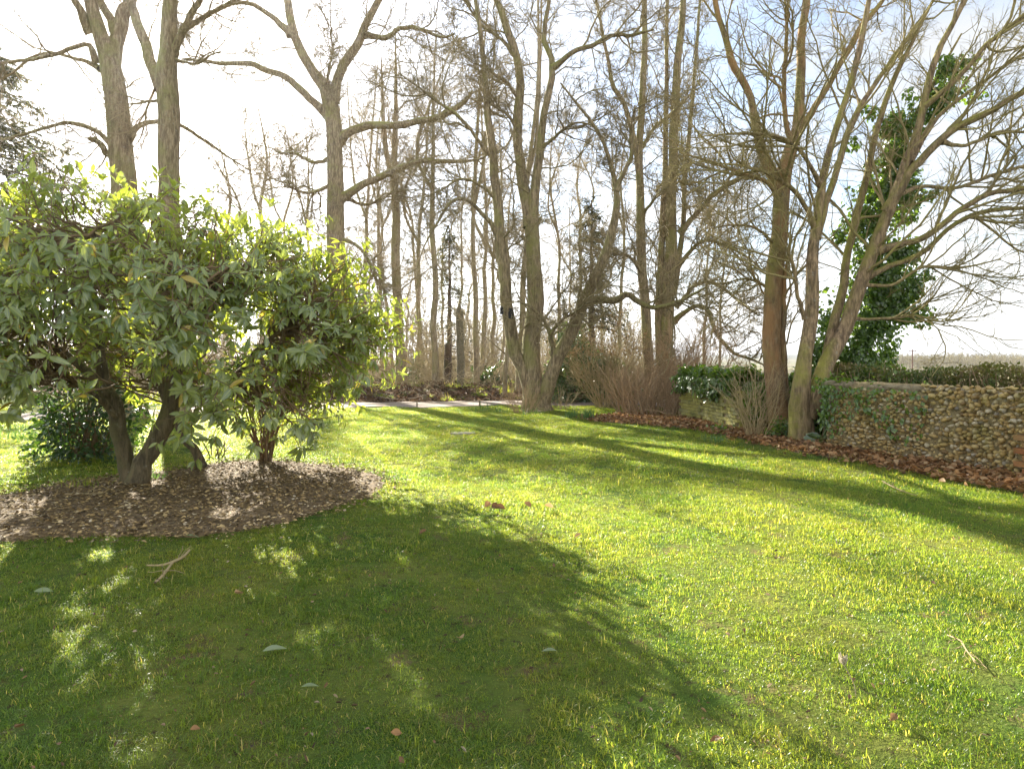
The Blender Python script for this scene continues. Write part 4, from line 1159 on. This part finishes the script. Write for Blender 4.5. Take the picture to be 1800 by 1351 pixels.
BW = np.array([[4.35, 16.2], [4.62, 15.2], [4.74, 13.9], [4.80, 13.25]])
bx, by = BW[-1]
bw = thing('brick_wall', 'low yellow-lichened brick wall end under a cap of ivy', 'wall', (bx, by, float(gz(bx, by))))
core = Bag(); wall_core(BW, .92, .40, core, .004); core.build('wall_core', MORTAR, bw)
br = Bag()
bd = BW[1:] 
for a, b in zip(BW[:-1], BW[1:]):
    L = np.linalg.norm(b - a); dv = (b - a) / L; nv = np.array([dv[1], -dv[0]]); nv = nv if nv @ -a > 0 else -nv
    for k in range(11):
        for j in range(-1, int(L / .225) + 1):
            s = j * .225 + (k % 2) * .112 + .11
            if s < 0.03 or s > L - .02:
                continue
            p = a + dv * s + nv * .012
            br.box(np.r_[p, .05 + .077 * k + float(gz(*p))], (.212, .05, .066), math.atan2(dv[1], dv[0]) + rng.normal(0, .006))
dv = np.array([1.0, .12]); dv /= np.linalg.norm(dv)
for k in range(11):                                       # the end face
    for j in range(2):
        p = BW[-1] + dv * (.11 + j * .215) + np.array([0, -.012])
        br.box(np.r_[p, .05 + .077 * k + float(gz(*p))], (.205, .05, .066), math.atan2(dv[1], dv[0]))
br.build('brick_facing', BRICK_LICHEN, bw, smooth=False)
BW2 = np.array([[5.05, 13.5], [5.7, 13.35], [6.3, 12.4], [6.25, 11.1]])
lw = thing('flint_wall', 'shaded low stretch of wall hidden by ivy behind the bare trunks', 'wall', (6.3, 12.4, 0))
core = Bag(); wall_core(BW2, .95, .40, core); core.build('wall_core', MORTAR, lw)
fb = Bag(); rubble(BW2, .05, .9, .10, fb, ICO, .9); fb.build('flint_facing', FLINT, lw)

def ivy_on(path, n, h0, h1, name, label, thick=.25, leaf=IVY_M, drape=.5, size=(.05, .10), over=.5, fade=1.0):
    path = np.asarray(path, float)
    seg = np.linalg.norm(np.diff(path, axis=0), axis=1); cum = np.r_[0, np.cumsum(seg)]
    s = cum[-1] * rng.random(n) ** fade
    x = np.interp(s, cum, path[:, 0]); y = np.interp(s, cum, path[:, 1])
    k = np.clip(np.searchsorted(cum, s, side='right') - 1, 0, len(seg) - 1)
    tv = ((path[1:] - path[:-1]) / seg[:, None])[k]
    nv = np.c_[tv[:, 1], -tv[:, 0]]; sg = np.sign((nv * -np.c_[x, y]).sum(1)); nv *= sg[:, None]
    top = rng.random(n) < over
    hang = .5 + .5 * np.sin(s * 5.3 + 1) * np.sin(s * 2.1)
    zt = h1 - (h1 - h0) * (rng.random(n) ** 1.4) * (.35 + .65 * hang)
    z = np.where(top, h1 + rng.normal(.05, .07, n) + .06 * np.sin(s * 7), zt)
    off = np.where(top, rng.uniform(-.45, .12, n), np.abs(rng.normal(.04, thick * .4, n)))
    pp = np.c_[x + nv[:, 0] * off, y + nv[:, 1] * off, z + gz(x, y)]
    N3 = np.c_[nv, np.zeros(n)]
    no = nrm(np.where(top[:, None], np.array([0, 0, 1.0]), N3 + [0, 0, .5]) + .4 * rv(n))
    yd = nrm(np.array([0, 0, -1.0]) * np.where(top, .1, 1)[:, None] + .6 * rv(n) + N3 * .3)
    o = thing(name, label, 'ivy', (float(x.mean()), float(y.mean()), float(pp[:, 2].min())))
    V, q, a, b = scatter(IVY, pp, yd, no, rng.uniform(*size, n), rng.uniform(.8, 1.1, n))
    Bag().add(V, q, a, b).build('foliage', leaf, o)
    m = n // 40
    st = Bag(); i = rng.integers(0, n, m)
    S0 = pp[i] - N3[i] * .02
    S1 = S0 + rng.normal(0, .15, (m, 3)) - np.array([0, 0, .25]); S1[:, 2] = np.maximum(S1[:, 2], .02)
    st.tubes(np.stack([S0, (S0 + S1) / 2 + rng.normal(0, .03, (m, 3)), S1], 1), np.full((m, 3), .004), 3)
    st.build('runner_stems', BARK_LAUREL, o)
ivy_on(BW + np.array([.02, 0]), 5200, .56, 1.10, 'ivy', 'shining white-lit ivy heaped over the low brick wall', .3, size=(.06, .12), over=.6)
ivy_on(BW2 - np.array([.10, .05]), 5200, .05, 1.05, 'ivy', 'dark ivy hanging behind the V-forked trunk and the mossy clump', .45, size=(.06, .12), over=.35)
ivy_on(FW[:4] - np.array([.05, .05]), 520, .0, 1.05, 'ivy', 'ivy creeping over the shaded left end of the flint wall', .18, size=(.035, .08), over=.2, fade=2.6)
ivy_on(np.array([[5.75, 10.9], [5.4, 10.25]]), 1300, .02, 1.0, 'ivy', 'dark ivy at the ground between the mossy clump and the flint wall', .6, size=(.05, .1), over=.1)
leafy_mound('ivy', 'low ivy tuft at the foot of the V-forked trunk', 1375, 775, 11.9, 26, 30, .3, 420, IVY_M, (.04, .08), cat='ivy', tpl=IVY)
leafy_mound('dock_plant', 'broad-leaved green plant at the right foot of the mossy clump', 1458, 795, 10.7, 28, 14, .25, 70, RHODO_M, (.12, .22), cat='plant')
leafy_mound('ground_ivy', 'small green patch in the red leaves before the low brick wall', 1265, 762, 13.0, 22, 8, .25, 160, IVY_M, (.04, .07), cat='plant', tpl=IVY)

# hedge behind the flint wall
HP = np.array([[6.0, 11.9], [6.6, 11.0], [7.6, 9.6], [8.9, 7.9], [10.5, 6.2]])
hg = thing('hedge', 'clipped brown and green hedge standing behind the flint wall', 'hedge', (7.6, 9.6, float(gz(7.6, 9.6))))
n = 26000
s = rng.random(n); seg = np.linalg.norm(np.diff(HP, axis=0), axis=1); cum = np.r_[0, np.cumsum(seg)]; s *= cum[-1]
x = np.interp(s, cum, HP[:, 0]); y = np.interp(s, cum, HP[:, 1])
w = rng.uniform(-.55, .55, n); z = rng.uniform(.35, 1.0, n) ** .6
htop = 1.36 + .05 * s / cum[-1] + .04 * np.sin(s * 3.1) + .03 * np.sin(s * 7.7)
nvv = np.array([.77, .63])
pp = np.c_[x + nvv[0] * w, y + nvv[1] * w, gz(x, y) + z * htop + rng.normal(0, .025, n)]
V, q, a, b = scatter(SMALL, pp, rv(n), nrm(rv(n) + [0, 0, .7]), rng.uniform(.035, .07, n))
Bag().add(V, q, a, b).build('foliage', HEDGE_M, hg)
m = 2600
i = rng.integers(0, n, m)
S0 = pp[i] * [1, 1, .55]; D = nrm(rv(m) * .55 + [0, 0, 1]); L = (pp[i, 2] - S0[:, 2] + rng.uniform(0, .06, m))
st = np.stack([S0, S0 + D * (L * .5)[:, None] + rng.normal(0, .02, (m, 3)), S0 + D * L[:, None]], 1)
Bag().tubes(st, np.full((m, 3), .005), 3).build('twig_framework', BST, hg)

# telegraph pole in the field
x, y = (1604 - 900) * 150 / F, 150.0
g0 = float(gz(x, y)); zt = EYE - (614 - HZ) * 150 / F
tp = thing('telegraph_pole', 'thin telegraph pole with a cross-arm in the field beyond the hedge', 'pole', (x, y, g0))
u = np.linspace(0, 1, 6)
Bag().tubes(np.c_[np.full(6, x), np.full(6, y), g0 - .5 + (zt - g0 + .5) * u][None], (.17 - .05 * u)[None], 8).build('pole', POLE_M, tp)
Bag().box((x, y, zt - .35), (1.9, .12, .13)).build('cross_arm', POLE_M, tp, smooth=False)
for dx in (-.8, 0, .8):
    Bag().tubes(np.array([[[x + dx, y, zt - .3], [x + dx, y, zt - .15], [x + dx, y, zt - .02]]]), np.array([[.05, .08, .03]]), 8).build('insulator', STONE, tp)

# rope barrier along the drive
def post(label, px, py, d, h, r):
    x = (px - 900) * d / F; g0 = float(gz(x, d))
    o = thing('rope_post', label, 'post', (x, d, g0))
    u = np.linspace(0, 1, 5)
    c = np.c_[np.full(5, x), np.full(5, d), g0 - .1 + (h + .1) * u][None]
    Bag().tubes(c, r * np.array([[1, 1, .98, .95, .5]]), 8).build('stake', WOOD_POST, o)
    an = np.linspace(0, 6.283, 9)
    ring = np.c_[x + np.cos(an) * (r + .008), d + np.sin(an) * (r + .008), np.full(9, g0 + h * .88)][None]
    Bag().tubes(ring, np.full((1, 9), .012), 5).build('rope_loop', ROPE, o)
    return np.array([x, d, g0 + h * .88])
pA = post('thin stake holding the rope beside the drive, nearest the spotted shrub', 733, 712, 20.0, .20, .022)
pB = post('thin stake holding the rope beside the drive, below the dead pole', 843, 712, 20.2, .20, .022)
pC = post('stubby mossy post at the end of a slack rope beyond the drive', 746, 704, 22.4, .27, .07)
pD = np.array([*P(668, 697, 22.0)]); pE = np.array([*P(640, 709, 19.6)]); pF = np.array([*P(905, 708, 19.6)])
def rope(label, a, b, sag, r=.011):
    u = np.linspace(0, 1, 14)[:, None]
    c = a + (b - a) * u; c[:, 2] -= sag * 4 * (u * (1 - u))[:, 0]
    tag(obj('rope', *tubes(c[None], np.full((1, 14), r), 6)[:2], ROPE), label, 'rope')
rope('low rope between the two thin stakes beside the drive', pA, pB, .05)
rope('slack pale rope hanging to the stubby mossy post', pD, pC, .12, .016)
rope('low rope running from the stake toward the spotted shrub', pE, pA, .03)

# ------------------------------------------------------------------ small things on the lawn
o = G(812, 765); xs = np.array([-.22, -.1, .14, .25, .12, -.15]) * 1.1; ys = np.array([-.02, -.11, -.1, .03, .12, .11]) * 1.5
V = np.r_[np.c_[xs, ys, np.full(6, -.03)], np.c_[xs * .96, ys * .96, np.full(6, .022)]] + np.r_[o, float(gz(*o))]
sb = Bag().add(V, np.array([[k, (k + 1) % 6, (k + 1) % 6 + 6, k + 6] for k in range(6)])); sb.F.setdefault(6, []).append(np.array([list(range(6, 12))]))
tag(sb.build('stone_slab', STONE, smooth=False), 'flat grey stone slab sunk in the middle of the lawn', 'stone')

PALE_LEAF = leafmat('pale_fallen_leaf', (.20, .26, .11), (.24, .29, .15), (.2, .26, .08), .25, .4)
def fallen(name, label, px, py, L, m, tpl=CURL, yaw=None, wid=1.0, group=None, lift=.035, tilt=.35):
    g = G(px, py)
    a = rng.uniform(0, 6.28) if yaw is None else yaw
    V, q, e, b = scatter(tpl, np.array([[g[0], g[1], float(gz(*g)) + lift]]), np.array([[math.cos(a), math.sin(a), .1]]), nrm(np.array([[rng.normal(0, tilt), -.25 + rng.normal(0, tilt * .5), 1.0]])), L, wid)
    o = Bag().add(V, q, e, rng.random()).build(name, m)
    return tag(o, label, 'leaf', group)
for lb, px, py, L, yw in [('large pale green fallen leaf in the shaded grass, centre left', 462, 1157, .115, .5), ('pale green fallen leaf at the left edge of the shaded grass', 60, 1042, .105, .2),
                          ('small pale green fallen leaf below the large one in the shade', 530, 1218, .075, .3), ('pale grey-green leaf lying where the shrub shadow thins out', 978, 1160, .075, 3.0),
                          ('long pale leaf lying across the near edge of the bare bed', 322, 946, .13, .1)]:
    fallen('fallen_leaf', lb, px, py, L, PALE_LEAF, LAUREL, yw, 1.25)
for px, py in [(852, 901), (878, 902), (888, 902), (933, 899), (973, 897)]:
    fallen('fallen_leaf', 'curled red-brown leaf of the small scatter on the sunlit lawn', px, py, .10, LITTER, group='red-brown leaves in a row on the lawn', lift=.05, tilt=.9)
for lb, px, py in [('orange leaf in the grass on the right half of the lawn', 1485, 943), ('brown curled leaf in the grass left of the dry stalk', 1010, 946), ('dark brown leaf near the bottom edge of the lawn, centre', 706, 1300),
                   ('reddish leaf on the shaded lawn below the bed', 427, 1055), ('brown leaf at the bottom left corner of the lawn', 42, 1283), ('reddish-brown leaf in the shadow near the middle', 806, 1132),
                   ('pale brown leaf at the lower right of the lawn', 1565, 1275), ('tan leaf in the bottom middle of the lawn', 1248, 1330), ('small yellow leaf by the edge of the shrub shadow', 737, 948),
                   ('upright tan leaf at the bottom, left of centre', 352, 1292)]:
    fallen('fallen_leaf', lb, px, py, (.085 if py < 1200 else .055) * .8, LITTER, lift=.03, tilt=.6)

# lichen-covered fallen twig
tw = [(242, 1003, 5), (272, 1004, 6), (300, 1000, 9), (318, 993, 10), (332, 978, 6)]
def ground_twig(label, rows, lift=.03):
    c = []
    for px, py, w in rows:
        g = G(px, py); c.append([g[0], g[1], float(gz(*g)) + lift + rng.uniform(0, .02), w / 2 * g[1] / F])
    c = cr(c, 14)
    b = Bag().tubes(c[None, :, :3], c[None, :, 3], 6, .1)
    P1, R1 = grow(c[None, :, :3], c[None, :, 3], 6, (.06, .2), .9, 5, .25, -.02, .2, .02, .003); P1[..., 2] = np.maximum(P1[..., 2], .015); b.tubes(P1, R1, 4)
    return tag(b.build('fallen_twig', PALE_TWIG), label, 'twig')
ground_twig('crooked lichen-covered twig lying in the shaded grass below the bed', [(258, 1004, 3), (285, 1002, 4), (305, 998, 5), (322, 988, 5), (333, 975, 4)])
ground_twig('lower arm of a lichen-grey twig in the shaded grass below the bed', [(303, 1000, 4), (292, 1018, 5), (280, 1030, 5), (272, 1038, 4)])
ground_twig('pale bent stick on the left part of the bare bed', [(115, 874, 4), (140, 873, 5), (180, 875, 4)])
ground_twig('long thin bare twig in the grass near the flint wall', [(1550, 848, 2), (1570, 858, 2), (1592, 868, 2), (1612, 874, 1.5)])
ground_twig('thin twig lying at the right of the sunlit lawn', [(1665, 1125, 2), (1688, 1140, 3), (1700, 1155, 2), (1715, 1172, 2)])

# dry flower stalk standing in the lawn
g = G(1505, 1222); z0 = float(gz(*g)); d = g[1]
c = cr([[g[0], d, z0, .002], [g[0] - .01, d, z0 + .06, .002], [g[0] - .035, d, z0 + .11, .002], [g[0] - .055, d, z0 + .145, .0025]], 9)
ds = thing('dry_flower_stalk', 'pale dry seed head on a bent stalk in the sunlit grass', 'plant', (g[0], d, z0))
STRAW = varied('dry_straw', [(0, (.50, .42, .28)), (1, (.62, .55, .40))], .8, 40, .2, .3)
Bag().tubes(c[None, :, :3], c[None, :, 3], 5).build('stalk', STRAW, ds)
tip = c[-1, :3]
V, q, a, b = scatter(SMALL, np.repeat(tip[None], 12, 0), nrm(np.array([-.15, 0, 1]) + .45 * rv(12)), rv(12), rng.uniform(.03, .06, 12), .6)
Bag().add(V, q, a, b).build('seed_head', STRAW, ds)

# daffodil and grass clumps
BLADE = leaf_tpl([.02, .022, .018, .002], .1, .35)
DAFF = leafmat('daffodil_leaf', (.05, .12, .04), (.09, .17, .06), (.18, .34, .06), .35, .4)
YELLOW = varied('pale_petal', [(0, (.7, .62, .25)), (1, (.75, .72, .5))], .6, 40, .1, .4)
def clump(label, px, py, n, h, m=DAFF, flowers=0, sp=.08, name='daffodil_clump'):
    g = G(px, py); z0 = float(gz(*g))
    o = thing(name, label, 'plant', (g[0], g[1], z0))
    xy = g + rng.normal(0, sp, (n, 2))
    V, q, a, b = scatter(BLADE, np.c_[xy, gz(xy[:, 0], xy[:, 1])], nrm(np.c_[rng.normal(0, .3, (n, 2)), np.ones(n)]), nrm(np.c_[rng.normal(0, 1, (n, 2)), np.full(n, .2)]), h * rng.uniform(.6, 1.1, n), 1.3)
    Bag().add(V, q, a, b).build('blade_tuft', m, o)
    if flowers:
        xy = g + rng.normal(0, sp, (flowers, 2))
        pt = np.c_[xy, gz(xy[:, 0], xy[:, 1]) + h * 1.05]
        V, q, a, b = scatter(SMALL, np.repeat(pt, 6, 0), rv(flowers * 6), rv(flowers * 6), .035)
        Bag().add(V, q, a, b).build('blossom_cluster', YELLOW, o)
clump('daffodil clump right of the bird box tree base, nearest the leaves', 1034, 738, 60, .32)
clump('thin daffodil clump just right of the bird box tree', 1008, 735, 40, .26, flowers=5, sp=.12)
clump('sparse daffodil shoots at the foot of the bird box tree', 935, 730, 40, .2, sp=.25)
clump('low daffodil shoots left of the bird box tree', 865, 722, 50, .24, sp=.3)
clump('grey-green grassy clump at the edge of the leaves, centre right', 1256, 776, 60, .16, sp=.1, name='grass_clump')
clump('green clump on the grass behind the dark holly-like bush', 50, 772, 80, .22, sp=.2)
clump('smaller green clump on the grass left of the dark bush', 18, 755, 60, .2, sp=.2)
clump('grass tuft on the bed in front of the left trunk', 150, 855, 60, .12, GRASS, sp=.1, name='grass_clump')
clump('green sprig on the bed right of the laurel trunk base', 272, 843, 50, .14, sp=.08, name='grass_clump')
clump('thin bare upright sprigs behind the bed', 385, 805, 12, .35, BST, sp=.07, name='sprig_clump')

# crumbs of leaf, twig and worm cast strewn all over the lawn
n = 2600
yy = rng.uniform(1.2, 19, n) ** 1.0; xx = rng.uniform(-.85, .8, n) * yy
ok = ~inpoly(xx, yy, BED) & ~inpoly(xx, yy, LIT) & (yy < np.interp(xx, dc[:, 0], dc[:, 1]) - 1.4) & (xx < np.interp(yy, FW[::-1, 1], FW[::-1, 0]) - .3)
xy = np.c_[xx, yy][ok]
V, q, a, b = flat_leaves(xy, CURL, (.008, .03), .018, .8, rng.uniform(.3, 1.1, len(xy)))
CRUMB = varied('lawn_crumb', [(0, (.05, .035, .022)), (.4, (.16, .09, .045)), (.75, (.34, .20, .10)), (1, (.50, .42, .28))], .8, 25, .3, .2)
kind(Bag().add(V, q, a, b).build('lawn_leaf_litter', CRUMB), 'stuff')

# ------------------------------------------------------------------ grass: nobody could count it, one object
def patch_mesh(n, size, hmin, hmax, wmin, wmax, tall=.0):
    """one square of turf: bent blades of three quads"""
    xy = rng.uniform(-size / 2, size / 2, (n, 2))
    # clumpy: pull part of the blades together
    cc = rng.uniform(-size / 2, size / 2, (n // 22, 2))
    k = rng.integers(0, len(cc), n); f = (rng.random(n) < .55)[:, None]
    xy = np.where(f, cc[k] + rng.normal(0, .016, (n, 2)), xy)
    h = (hmin + (hmax - hmin) * rng.random(n) ** 1.3) * np.where(f[:, 0], rng.uniform(.5, 1.5, len(cc))[k], .7) * np.where(rng.random(n) < tall, 1.9, 1)
    w = rng.uniform(wmin, wmax, n)
    az = rng.uniform(0, 6.283, n); bend = rng.uniform(.4, 2.1, n)
    dr = np.c_[np.cos(az), np.sin(az)]; sd = np.c_[-dr[:, 1], dr[:, 0]]
    V = []
    for s, ww in ((0, 1.0), (.4, .9), (.75, .6), (1.0, .06)):
        b = bend * s
        r_ = h * s * np.sin(b * .7); z_ = h * s * np.cos(b * .7) - .006
        c = xy + dr * r_[:, None]
        for sg in (-1, 1):
            V.append(np.c_[c + sd * (sg * w * ww / 2)[:, None], z_])
    V = np.stack(V, 1)                                    # n, 8, 3
    q = np.array([[0, 1, 3, 2], [2, 3, 5, 4], [4, 5, 7, 6]])
    Q = (q[None] + (np.arange(n) * 8)[:, None, None]).reshape(-1, 4)
    return V.reshape(-1, 3), Q, np.tile(np.repeat([0, .4, .75, 1.0], 2), n), np.repeat(rng.random(n), 8)

protos = bpy.data.collections.new('turf_patches')
def proto(*a):
    V, Q, v, r = patch_mesh(*a)
    o = obj('turf_patch', V, Q, GRASS, attrs={'val': v, 'rnd': r})
    COL.objects.unlink(o); protos.objects.link(o)
    return o
NEARP = [proto(n_, .5, .006, h_ * .82, .0018, .004, .035) for n_, h_ in ((3000, .042), (2600, .034), (2900, .052), (1900, .036), (2200, .068), (1300, .036))]
FARP = [proto(n_, .5, .01, h_ * .85, .003, .006, .04) for n_, h_ in ((1700, .042), (1300, .055), (1100, .036))]
WILDP = [proto(500, .5, .05, .16, .003, .007, .15) for _ in range(2)]

def turf(name, pts, protos_, scale, label=None):
    """turf squares set on points by geometry nodes"""
    me = bpy.data.meshes.new(name); me.vertices.add(len(pts)); me.vertices.foreach_set('co', np.asarray(pts, np.float32).ravel())
    for k, a in (('yaw', rng.uniform(0, 6.283, len(pts))), ('sc', scale), ('pick', rng.integers(0, len(protos_), len(pts)).astype(float))):
        at = me.attributes.new(k, 'FLOAT', 'POINT'); at.data.foreach_set('value', np.asarray(a, np.float32))
    o = bpy.data.objects.new(name, me); COL.objects.link(o); kind(o, 'stuff')
    me.materials.append(GRASS)
    ng = bpy.data.node_groups.new(name + '_nodes', 'GeometryNodeTree')
    ng.interface.new_socket('Geometry', in_out='INPUT', socket_type='NodeSocketGeometry')
    ng.interface.new_socket('Geometry', in_out='OUTPUT', socket_type='NodeSocketGeometry')
    N = ng.nodes; L = ng.links
    gi = N.new('NodeGroupInput'); go = N.new('NodeGroupOutput')
    def named(nm):
        a = N.new('GeometryNodeInputNamedAttribute'); a.data_type = 'FLOAT'; a.inputs['Name'].default_value = nm
        return a.outputs[0]
    g2i = N.new('GeometryNodeGeometryToInstance')
    for ob in protos_[::-1]:
        oi = N.new('GeometryNodeObjectInfo'); oi.inputs['Object'].default_value = ob
        L.new(oi.outputs['Geometry'], g2i.inputs[0])
    ip = N.new('GeometryNodeInstanceOnPoints')
    cv = N.new('ShaderNodeCombineXYZ'); L.new(named('yaw'), cv.inputs[2])
    L.new(gi.outputs[0], ip.inputs['Points']); L.new(g2i.outputs[0], ip.inputs['Instance'])
    ip.inputs['Pick Instance'].default_value = True
    L.new(named('pick'), ip.inputs['Instance Index'])
    L.new(cv.outputs[0], ip.inputs['Rotation']); L.new(named('sc'), ip.inputs['Scale'])
    L.new(ip.outputs[0], go.inputs[0])
    md = o.modifiers.new('turf', 'NODES'); md.node_group = ng
    return o

def jgrid(y0, y1, st):
    ys = np.arange(y0, y1, st); rows = []
    for y in ys:
        w = .86 * y + 1.8
        xs = np.arange(-w - 1, min(w, 9.5), st)
        rows.append(np.c_[xs, np.full(len(xs), y)])
    a = np.concatenate(rows)
    return a + rng.uniform(-st * .4, st * .4, a.shape)
def lawn_mask(a):
    x, y = a[:, 0], a[:, 1]
    j = rng.normal(0, .16, a.shape)
    ok = ~inpoly(x + j[:, 0], y + j[:, 1], BED)
    ok &= ~inpoly(x + j[:, 0], y + j[:, 1], LIT)
    dd = drive_dist(x, y)
    ok &= (dd > 1.38)
    fy = np.interp(x, dc[:, 0], dc[:, 1]); ok &= (y < fy)
    wl = np.interp(y, FW[::-1, 1], FW[::-1, 0]); ok &= (x < np.where(y < 10, wl, 4.4 + .0 * y))
    return ok
a = jgrid(.7, 7.5, .27); a = a[lawn_mask(a)]
turf('lawn_grass', np.c_[a, gz(a[:, 0], a[:, 1])], NEARP, rng.uniform(.75, 1.1, len(a)) * (1 + .16 * np.sin(a[:, 0] * 2.1 + np.sin(a[:, 1] * 1.7)) * np.sin(a[:, 1] * 2.6 + a[:, 0])))
a = jgrid(7.5, 21.5, .34); a = a[lawn_mask(a)]
turf('lawn_grass', np.c_[a, gz(a[:, 0], a[:, 1])], FARP, rng.uniform(.9, 1.2, len(a)))
a = np.c_[rng.uniform(-16, 7, 500), rng.uniform(18, 33, 500)]
e = np.interp(a[:, 0], dc[:, 0], dc[:, 1]) + 1.5
a = a[(a[:, 1] > e) & (np.sin(a[:, 0] * 1.3) * np.sin(a[:, 1] * .9 + 1) > -.1)]
turf('rough_grass', np.c_[a, gz(a[:, 0], a[:, 1])], WILDP, rng.uniform(.7, 1.3, len(a)))
b = in_poly_points(np.vstack([LIT]), 60)
turf('rough_grass', np.c_[b, gz(b[:, 0], b[:, 1]) + .02], WILDP, rng.uniform(.25, .5, len(b)))
print('turf squares', len(a))

# ------------------------------------------------------------------ the air
top = 3.0; bot = 0.0
for o in S.objects:
    if o.type == 'MESH' and len(o.data.vertices):
        co = np.empty(len(o.data.vertices) * 3, np.float32); o.data.vertices.foreach_get('co', co)
        z = co[2::3] + (o.parent.location[2] if o.parent else 0)
        top = max(top, float(z.max())); bot = min(bot, float(z.min()))
hz, t = mat('haze')
vol = t('ShaderNodeVolumePrincipled', Color=(.86, .91, 1.0, 1), Density=HAZE, Anisotropy=.72)
t('ShaderNodeOutputMaterial', Volume=vol.outputs[0])
hb = Bag().box((0, 1700, (top + bot) / 2), (7400, 3900, top - bot + 2.6)).build('haze', hz, smooth=False)
kind(hb, 'stuff')
print('haze box', top, bot)
